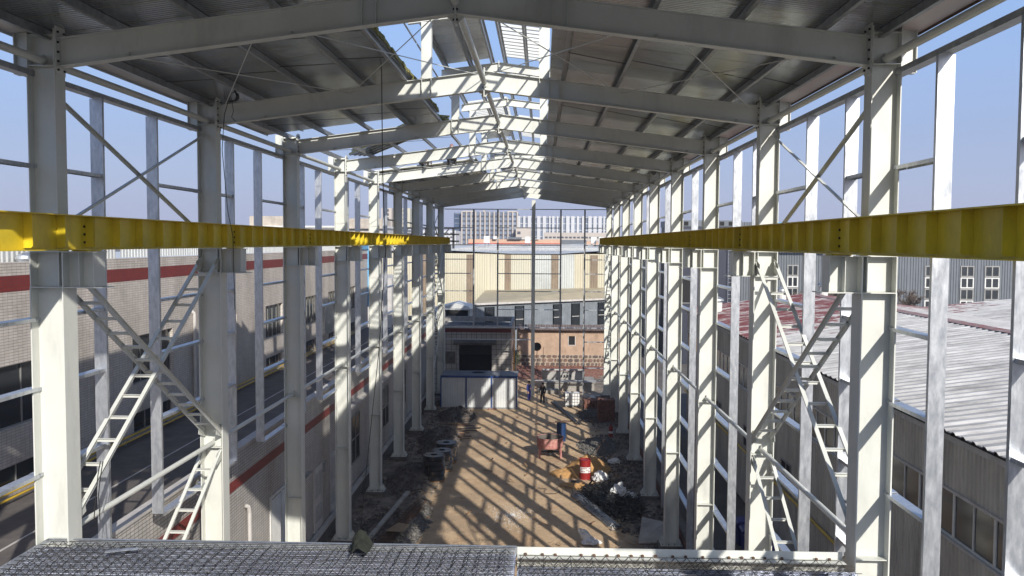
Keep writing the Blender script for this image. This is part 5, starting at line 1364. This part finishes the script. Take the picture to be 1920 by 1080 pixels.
heap('gravel_heap', -6.1, 40.6, .8, 4.2, .3, GRAVEL, 'pale gravel strip beside the rusty rebar', 'gravel', 21, .6)
heap('gravel_heap', 4.4, 67.3, 1.6, 3.0, .5, RUBD, 'dark soil heap beside the brick stacks', 'soil', 25, .6)
heap('gravel_heap', -6.6, 66.3, 1.6, 2.6, .7, RUBD, 'dark soil heap in front of the container left end', 'soil', 27, .6)

def rubble():
    rg = random.Random(33)
    for nm, mm, lab, zones in (('rubble', RUBD, 'broken dark stones strewn along both column rows', ((3.9, 6.1, 30, 72, 2600), (-9.2, -6.3, 30, 72, 2200))), ('pale_rubble', RUB, 'pale stone chips strewn over the site floor', ((3.4, 6.1, 30, 72, 1500), (-9.2, -5.7, 30, 72, 2200), (-6, 4, 32, 72, 480)))):
        m = MB()
        for x0, x1, y0, y1, n in zones:
            for i in range(n):
                x = rg.uniform(x0, x1); y = rg.uniform(y0, y1)
                if noise.noise(Vector((x * .5, y * .3, 5))) < -.12 and n > 500: continue
                s = rg.uniform(.025, .09) if n > 500 else rg.uniform(.012, .04)
                if n > 500 and rg.random() < .08: s *= 2.3
                m.stone(x, y, G + .03 + s * .3 + (.12 if abs(x + 1.5) > 6.6 else 0) * rg.random(), s, rg)
        o = m.build(nm, mm); tag(o, lab, kind='stuff')
    m = MB()
    for i in range(700):
        a = rg.uniform(0, 6.28); q = abs(rg.gauss(0, .6)); m.stone(-1.4 + 1.5 * q * math.cos(a), 42.2 + 1.9 * q * math.sin(a), G + .03, rg.uniform(.01, .03), rg)
    tag(m.build('pale_grit_patch', BAG), 'patch of pale grit spilled in the middle of the floor', kind='stuff')
    m = MB()
    for i in range(420):
        x = rg.uniform(-8.6, 5.6); y = rg.uniform(33, 71); 
        if abs(x + 1.2) < 4.4 and rg.random() < .8: continue
        a = rg.uniform(0, 3.14); L = rg.uniform(.1, .55); m.bar((x, y, G + .08), (x + L * math.cos(a), y + L * math.sin(a), G + .1 + rg.uniform(0, .12)), rg.uniform(.02, .1), .02)
    tag(m.build('wood_and_wire_scraps', WOOD), 'small scraps of wood and wire scattered over the site floor', kind='stuff')
    # reinforcement tangle and off-cuts right
    m = MB()
    for i in range(1300):
        a = rg.uniform(0, 6.28); r = rg.random() ** .6; x = 3.75 + 1.55 * r * math.cos(a); y = 44.6 + 3.2 * r * math.sin(a) - .6 * (x - 3.7); z = G + .08 + .5 * (1 - r) * (.35 + .65 * rg.random())
        L = rg.uniform(.15, .6); b = rg.uniform(0, 6.28); d = Vector((math.cos(b), math.sin(b), rg.uniform(-.4, .6))) * L; p = Vector((x, y, z))
        if rg.random() < .4: m.path([p, p + d * .5 + Vector((0, 0, .08)), p + d + Vector((rg.uniform(-.1, .1), .1, 0))], .016, 4)
        else: m.bar(p, p + d, rg.uniform(.02, .09), .012)
    tag(m.build('scrap_tangle', BLACKS), 'dark tangle of steel scrap, clamps and bars beside the pipe bundle', kind='stuff')
    # bundle of scaffold tubes
    t = thing('scaffold_tube_bundle', (2.7, 42.6, G), 'bundle of grey scaffold tubes lying diagonally on the sand', 'pipes')
    a = Vector((2.02, 45.6, G + .09)); b = Vector((3.62, 40.4, G + .09)); d = (b - a).normalized(); s = Vector((-d.y, d.x, 0))
    for j in range(3):
        for i in range(8 - j * 2):
            o = s * ((i - (8 - j * 2) / 2) * .075 + rg.uniform(-.01, .01)) + Vector((0, 0, j * .055)); e = rg.uniform(-.25, .2)
            m = MB(); m.tube(a + o + d * rg.uniform(0, .15), b + o + d * e, .03, 8); m.build('tube', GALVT, t)
    for q in (.2, .62): m = MB(); m.bar(a.lerp(b, q) - s * .35 + Vector((0, 0, -.05)), a.lerp(b, q) + s * .35 + Vector((0, 0, -.05)), .08, .05); m.build('bearer', WOOD, t)
    # concrete-faced board, sacks
    t = None
    m = MB(); P = [Vector((4.45, 38.2, -.22)), Vector((5.6, 38.3, -.2)), Vector((5.85, 39.7, .27)), Vector((4.9, 40.7, .17))]
    m.add(P + [p + Vector((-.02, 0, .05)) for p in P], [(3, 2, 1, 0), (4, 5, 6, 7), (0, 1, 5, 4), (1, 2, 6, 5), (2, 3, 7, 6), (3, 0, 4, 7)])
    solo('grey_board', m, CONCG, 'large stained grey board propped beside the right column base', 'board', base=(5, 39.5, G))
    def sack(x, y, sx, sy, sz, lab, seed, n=18, lean=0, mm=None):
        m = MB()
        for j in range(n + 1):
            ph = math.pi * j / n
            for i in range(n * 2):
                th = math.pi * i / n; v = Vector((math.sin(ph) * math.cos(th), math.sin(ph) * math.sin(th), math.cos(ph)))
                k = 1 + .35 * noise.noise(v * 2.2 + Vector((seed, 0, 0))) + .16 * noise.noise(v * 6 + Vector((0, seed, 0)))
                z = max(-.6, v.z * k); m.v.append((x + v.x * k * sx + lean * z, y + v.y * k * sy, G + .05 + sz * (.6 + z)))
        for j in range(n):
            for i in range(n * 2): i2 = (i + 1) % (n * 2); m.f.append((j * n * 2 + i, (j + 1) * n * 2 + i, (j + 1) * n * 2 + i2, j * n * 2 + i2)); m.mi.append(0)
        solo('woven_sack', m, mm or BAG, lab, 'sack', 'woven sacks', base=(x, y, G))
    sack(4.15, 44.9, .42, .5, .55, 'crumpled white sack on top of the dark scrap tangle', 1); sack(4.75, 45.2, .4, .3, .2, 'flattened off-white sack at the right side of the scrap tangle', 2)
    sack(2.15, 38.4, .26, .24, .36, 'upright crumpled white sack just beyond the deck edge', 5, lean=-.25); sack(2.3, 38.15, .42, .2, .14, 'flat white sack at the foot of the upright one', 7)
    sack(3.45, 48.6, .42, .6, .32, 'white sheet-like sack right of the red drum', 9); sack(4.55, 52.5, .35, .3, .2, 'small pale sack by the right column footing behind the sand', 11)
    sack(4.35, 71.5, .3, .3, .5, 'white sack lying on the brick heap near the tank', 13); sack(-6.85, 47.8, .55, .5, .3, 'grey sack slumped left of the front coil stack', 15, mm=CONCD)
    m = MB(); m.tube((1.75, 47.9, G + .12), (2.2, 47.8, G + .12), .14, 12); solo('black_pipe_piece', m, BLACK, 'short black pipe piece lying before the orange sand', 'pipe', base=(2, 47.9, G))
    # left: rebar pile, lying steel channel, boards
    t = thing('rebar_pile', (-6.6, 39.5, G), 'pile of rusty reinforcement bars near the left column bases', 'rebar')
    for i in range(34):
        a = Vector((-7.3 + rg.uniform(-.25, .35), 35.6 + rg.uniform(-1, 1), G + .1 + rg.uniform(0, .3))); b = Vector((-6.05 + rg.uniform(-.4, .3), 42.4 + rg.uniform(-1.2, 1.2), G + .12 + rg.uniform(0, .35)))
        m = MB(); m.tube(a, b, .018, 5); m.build('bar', RUST, t)
    m = MB(); m.bar((-7.75, 36.0, G + .42), (-6.95, 44.6, G + .45), .2, .02).bar((-7.75, 36.0, G + .42), (-6.95, 44.6, G + .45), .015, .1, ou=.1, ov=-.05)
    solo('steel_channel', m, CONCG, 'long pale steel channel lying diagonally over the soil at left', 'steel channel', base=(-7.4, 40, G))
    m = MB(); m.prism([(-7.0, 38.2, G + .48), (-6.2, 38.0, G + .5), (-6.0, 39.0, G + .52), (-6.6, 39.3, G + .5)], (0, 0, .015)); solo('brown_board', m, CARD, 'small brown board lying on the rebar pile', 'board', base=(-6.5, 38.5, G))
    t = thing('plank_pile', (-5.6, 61, G), 'loose planks and poles lying on the ground beyond the coils', 'timber')
    for i in range(14):
        x = -6.2 + rg.uniform(-.8, .8); y = 60.8 + rg.uniform(-2.6, 2.6); m = MB(); m.bar((x - 1.0, y - rg.uniform(.2, .7), G + .1 + rg.random() * .2), (x + 1.3, y + rg.uniform(-.2, .5), G + .08), rg.uniform(.1, .2), .04); m.build('plank', rg.choice((WOOD, BLACK, RUST)), t)
    t = thing('long_bars', (1.5, 68, G), 'two long dark steel bars lying diagonally towards the tank', 'steel bars')
    for dx in (0, .18): m = MB(); m.bar((.95 + dx, 72.6, G + .1), (2.75 + dx, 63.8, G + .08), .12, .1); m.build('bar', BLACK, t)
    for i, (x, y, n, lab) in enumerate(((5.0, 65.3, 6, 'tall brick stack beside the right columns'), (4.2, 70.2, 3, 'low tumbled brick stack near the white tank'))):
        t = thing('brick_stack', (x, y, G), lab, 'bricks', 'red brick stacks'); p = None
        for z in range(n * 2 + 2):
            for a in range(5):
                for b in range(4):
                    if z > n and rg.random() < .15: continue
                    if len(t.children) > 290: continue
                    loc = (-.55 + a * .26 + rg.uniform(-.015, .015), -.6 + b * .3 + rg.uniform(-.02, .02), .06 + z * .125 * (1 if i == 0 else .8))
                    if p is None: m = MB(); m.box(-.12, .12, -.14, .14, -.055, .055); me = m.mesh('brick'); me.materials.append(BRICK); p = bpy.data.objects.new('brick', me); col.objects.link(p); p.parent = t; p.location = loc
                    else: q = inst(p, t, loc); q.rotation_euler = (0, 0, rg.uniform(-.05, .05) if i == 0 else rg.uniform(-.5, .5))
    # bent rebar hook and footing rods
    m = MB(); m.path([(4.0, 48.2, G + .1), (4.3, 47.6, G + .4), (4.6, 46.8, G + .3), (4.55, 46.2, G + .1)], .015, 5).path([(3.2, 53.5, G + .1), (4.2, 55.5, G + .9)], .02, 5); solo('bent_rods', m, RUST, 'bent rusty rods sticking up by the sand heap', 'rods', base=(4, 48, G))
    m = MB(); P = [(-.1 + .2 * i + .25 * math.sin(i * 1.7), 46.5 + 1.4 * math.cos(i * .9) * (.3 + i * .05), G + .05) for i in range(13)]; m.path(P, .014, 5); solo('ground_cable', m, BLACK, 'thin black cable snaking on the sand before the drum', 'cable', base=(1, 46.5, G))
CONCG = mat('stained grey board', (.40, .37, .33), .8, 0, .15, 1.2, dirt=.6)
BLACKS = mat('oily black steel scrap', (.022, .023, .026), .5, .2, .5, 6)
GALVT = mat('used scaffold tube', (.42, .43, .44), .35, .6, .3, 3)
heap('scrap_heap', 3.75, 44.6, 1.35, 2.7, .45, BLACKS, 'oily black heap core under the steel scrap', 'scrap', 31, .6)
rubble()

def ibc():
    c = (2.62, 71.2, G); t = thing('ibc_tank', c, 'white caged liquid tank on a pallet near the far right columns', 'tank')
    w_, d, h = .62, .5, 1.15
    m = MB(); m.box(c[0] - w_ + .04, c[0] + w_ - .04, c[1] - d + .04, c[1] + d - .04, G + .16, G + h); m.build('bottle', BAG, t)
    m = MB()
    for i in range(7):
        x = c[0] - w_ + i * 2 * w_ / 6
        for y in (c[1] - d, c[1] + d): m.tube((x, y, G + .14), (x, y, G + h + .03), .014, 5)
    for i in range(5):
        z = G + .18 + i * (h - .16) / 4
        for y in (c[1] - d, c[1] + d): m.tube((c[0] - w_, y, z), (c[0] + w_, y, z), .014, 5)
        for x in (c[0] - w_, c[0] + w_): m.tube((x, c[1] - d, z), (x, c[1] + d, z), .014, 5)
    for i in range(6):
        y = c[1] - d + i * 2 * d / 5
        for x in (c[0] - w_, c[0] + w_): m.tube((x, y, G + .14), (x, y, G + h + .03), .014, 5)
    m.build('cage', GALVD, t)
    m = MB(); m.box(c[0] - w_, c[0] + w_, c[1] - d, c[1] + d, G + .1, G + .14)
    for x in (-.55, 0, .47): m.box(c[0] + x, c[0] + x + .1, c[1] - d, c[1] + d, G, G + .1)
    m.build('pallet', GALVD, t)
    m = MB(); m.lathe((c[0], c[1], G + h), [(.12, 0), (.12, .06), (0, .07)], 12); m.build('lid', BLACK, t)
    m = MB(); m.box(-.3, 1.6, 77, 77.8, G, G + .35).box(2.0, 2.9, 75.8, 76.3, G, G + .22); solo('kerb_blocks', m, CONC, 'low concrete blocks on the ground behind the two standing men', 'concrete block', base=(1, 77, G))
ibc()

# ------------------------------------------------------------------ people
def person(loc, rotz, lab, joints, mats_, hair=HAIR, scale=1.0, zsplit=None, helmet=None):
    """skinned body. joints: name -> (x,y,z,r); materials by distance to bone group"""
    t = thing('person', loc, lab, 'person'); t.rotation_euler = (0, 0, rotz)
    J = joints; names = list(J); ed = []
    chains = [('pelvis', 'waist', 'chest', 'neck', 'headb', 'headt'), ('chest', 'shL', 'elL', 'wrL', 'haL'), ('chest', 'shR', 'elR', 'wrR', 'haR'), ('pelvis', 'hipL', 'knL', 'anL', 'toL'), ('pelvis', 'hipR', 'knR', 'anR', 'toR')]
    for ch in chains: ed += [(names.index(a), names.index(b)) for a, b in zip(ch, ch[1:])]
    me = bpy.data.meshes.new('body'); me.from_pydata([J[n][:3] for n in names], ed, []); me.update()
    o = bpy.data.objects.new('body', me); col.objects.link(o)
    md = o.modifiers.new('skin', 'SKIN'); md.use_smooth_shade = True
    for i, n in enumerate(names):
        sv = me.skin_vertices[0].data[i]; sv.radius = (J[n][3], J[n][3] * (J[n][4] if len(J[n]) > 4 else 1)); sv.use_root = (n == 'pelvis')
    sb = o.modifiers.new('sub', 'SUBSURF'); sb.levels = 2; sb.render_levels = 2
    dg = bpy.context.evaluated_depsgraph_get(); ev = o.evaluated_get(dg); nm = bpy.data.meshes.new_from_object(ev); nm.name = 'body'
    o.modifiers.clear(); o.data = nm
    jacket, trousers, skin, shoe = mats_
    nm.materials.clear()
    for x in mats_: nm.materials.append(x)
    grp = {'pelvis': 1, 'waist': 0, 'chest': 0, 'neck': 2, 'headb': 2, 'headt': 2, 'shL': 0, 'elL': 0, 'wrL': 0, 'haL': 2, 'shR': 0, 'elR': 0, 'wrR': 0, 'haR': 2, 'hipL': 1, 'knL': 1, 'anL': 1, 'toL': 3, 'hipR': 1, 'knR': 1, 'anR': 1, 'toR': 3}
    pts = [(Vector(J[n][:3]), grp[n]) for n in names]
    for p in nm.polygons: p.material_index = min(pts, key=lambda q: (q[0] - p.center).length)[1]; p.use_smooth = True
    o.parent = t
    hb, ht = Vector(J['headb'][:3]), Vector(J['headt'][:3]); f = Vector((0, -1, 0))
    c = hb.lerp(ht, .55); m = MB(); n = 10
    for j in range(n // 2 + 2):
        ph = math.pi * j / n
        for i in range(n): th = 2 * math.pi * i / n; m.v.append((c.x + .098 * math.sin(ph) * math.cos(th), c.y + .018 + .11 * math.sin(ph) * math.sin(th), c.z + .01 + .125 * math.cos(ph)))
    for j in range(n // 2 + 1):
        for i in range(n): i2 = (i + 1) % n; m.f.append((j * n + i, (j + 1) * n + i, (j + 1) * n + i2, j * n + i2)); m.mi.append(0)
    if helmet is None: m.build('hair', hair, t, base=(0, 0, 0), smooth=True)
    else: m.build('helmet', helmet, t, base=(0, 0, 0), smooth=True)
    m = MB(); m.prism([(c.x - .014, c.y - .085, c.z - .03), (c.x + .014, c.y - .085, c.z - .03), (c.x, c.y - .115, c.z - .035), ], (0, .0, .05)); 
    for s in (-1, 1): m.lathe((c.x + s * .09, c.y + .01, c.z - .05), [(0, 0), (.015, .01), (.018, .03), (.012, .055), (0, .06)], 6)
    m.build('face', skin, t, base=(0, 0, 0))
    m = MB()
    for s in (-1, 1): m.box(c.x + s * .032 - .01, c.x + s * .032 + .01, c.y - .092, c.y - .08, c.z - .005, c.z + .006)
    m.box(c.x - .022, c.x + .022, c.y - .09, c.y - .08, c.z - .07, c.z - .064); m.build('features', hair, t, base=(0, 0, 0))
    for h, wname in (('haL', 'wrL'), ('haR', 'wrR')):
        H = Vector(J[h][:3]); d = (H - Vector(J[wname][:3])).normalized(); sd_ = d.cross(Vector((0, 0, 1)) if abs(d.z) < .8 else Vector((0, 1, 0))).normalized(); m = MB()
        for i in range(4):
            o_ = sd_ * ((i - 1.5) * .019); L = (.062, .072, .068, .055)[i]; a = H + o_; b = a + d * L * .55; m.tube(a, b, .0095, 6); m.tube(b, b + (d + Vector((0, -.5, 0))).normalized() * L * .5, .0085, 6, .006)
        m.tube(H - d * .03 - sd_ * .03, H + d * .02 - sd_ * .06, .011, 6, .008); m.build('fingers', skin, t, base=(0, 0, 0))
    if scale != 1: t.scale = (scale,) * 3
    return t
def stand(hands='down', lean=0):
    J = {'pelvis': (0, 0, .93, .16, .8), 'waist': (0, .01, 1.08, .135, .75), 'chest': (0, .01, 1.30, .18, .75), 'neck': (0, .01, 1.47, .06), 'headb': (0, -.01, 1.55, .075, 1.1), 'headt': (0, -.01, 1.67, .075, 1.1),
         'shL': (.19, .02, 1.39, .065), 'elL': (.27, .03, 1.12, .062), 'wrL': (.27, -.06, .88, .045), 'haL': (.265, -.09, .80, .036, .6),
         'shR': (-.19, .02, 1.39, .065), 'elR': (-.27, .03, 1.12, .062), 'wrR': (-.27, -.06, .88, .045), 'haR': (-.265, -.09, .80, .036, .6),
         'hipL': (.10, 0, .86, .125), 'knL': (.115, -.02, .48, .09), 'anL': (.12, .02, .08, .07), 'toL': (.13, -.14, .035, .04),
         'hipR': (-.10, 0, .86, .125), 'knR': (-.115, -.02, .48, .09), 'anR': (-.12, .02, .08, .07), 'toR': (-.13, -.14, .035, .04)}
    if hands == 'hip':
        J['elL'] = (.30, .06, 1.16, .05); J['wrL'] = (.16, -.12, 1.05, .034); J['haL'] = (.08, -.15, 1.06, .036, .6)
    return J
P1 = stand('hip'); P2 = stand()
P2['knR'] = (-.13, -.04, .48, .09); P2['anR'] = (-.15, .0, .08, .07); P2['toR'] = (-.19, -.14, .035, .04)
person((-1.0, 73.4, G + .01), R(55), 'man in blue work clothes standing beside the container', P1, (DENIM, DENIM, SKIN, BLACK))
person((.17, 72.5, G + .01), R(-30), 'man in black clothes standing right of the man in blue', P2, (BLKC, BLKC, SKIN, BLACK))
def crouch():
    return {'pelvis': (0, .1, .24, .14, .9), 'waist': (0, .0, .42, .14, .8), 'chest': (0, -.14, .62, .16, .8), 'neck': (0, -.24, .76, .06), 'headb': (0, -.3, .83, .075, 1.1), 'headt': (0, -.34, .94, .075, 1.1),
            'shL': (.19, -.14, .70, .065), 'elL': (.25, -.36, .52, .05), 'wrL': (.15, -.5, .36, .036), 'haL': (.12, -.56, .30, .036, .6), 'shR': (-.19, -.14, .70, .065), 'elR': (-.25, -.36, .52, .05), 'wrR': (-.15, -.5, .36, .036), 'haR': (-.12, -.56, .30, .036, .6),
            'hipL': (.12, .06, .25, .1), 'knL': (.2, -.3, .46, .075), 'anL': (.16, -.12, .08, .05), 'toL': (.17, -.3, .035, .04), 'hipR': (-.12, .06, .25, .1), 'knR': (-.2, -.3, .46, .075), 'anR': (-.16, -.12, .08, .05), 'toR': (-.17, -.3, .035, .04)}
zp = lambda x: zraf(x) + .505
person((-6.25, 45.22, zp(-6.25)), R(150), 'roof worker in brown jacket crouching on a rafter at the open roof edge, left one', crouch(), (CAMO, TROU, SKIN, BLACK), helmet=REDCAP)
person((-4.72, 45.22, zp(-4.72)), R(190), 'roof worker in orange-brown jacket crouching on a rafter at the open roof edge, right one', crouch(), (CAMO, TROU, SKIN, BLACK), helmet=REDCAP, scale=1.1)

# ------------------------------------------------------------------ thin haze over the town
def haze():
    m = MB(); m.box(-260, 260, -60, 560, -1.6, 34)
    o = m.build('haze', HAZE); tag(o, kind='stuff')
HAZE = bpy.data.materials.new('thin haze'); HAZE.use_nodes = True
_n = HAZE.node_tree.nodes; _n.clear(); _o = _n.new('ShaderNodeOutputMaterial'); _v = _n.new('ShaderNodeVolumePrincipled')
_v.inputs['Color'].default_value = (.86, .90, 1, 1); _v.inputs['Density'].default_value = .00045; _v.inputs['Anisotropy'].default_value = .2
HAZE.node_tree.links.new(_v.outputs[0], _o.inputs['Volume'])
haze()
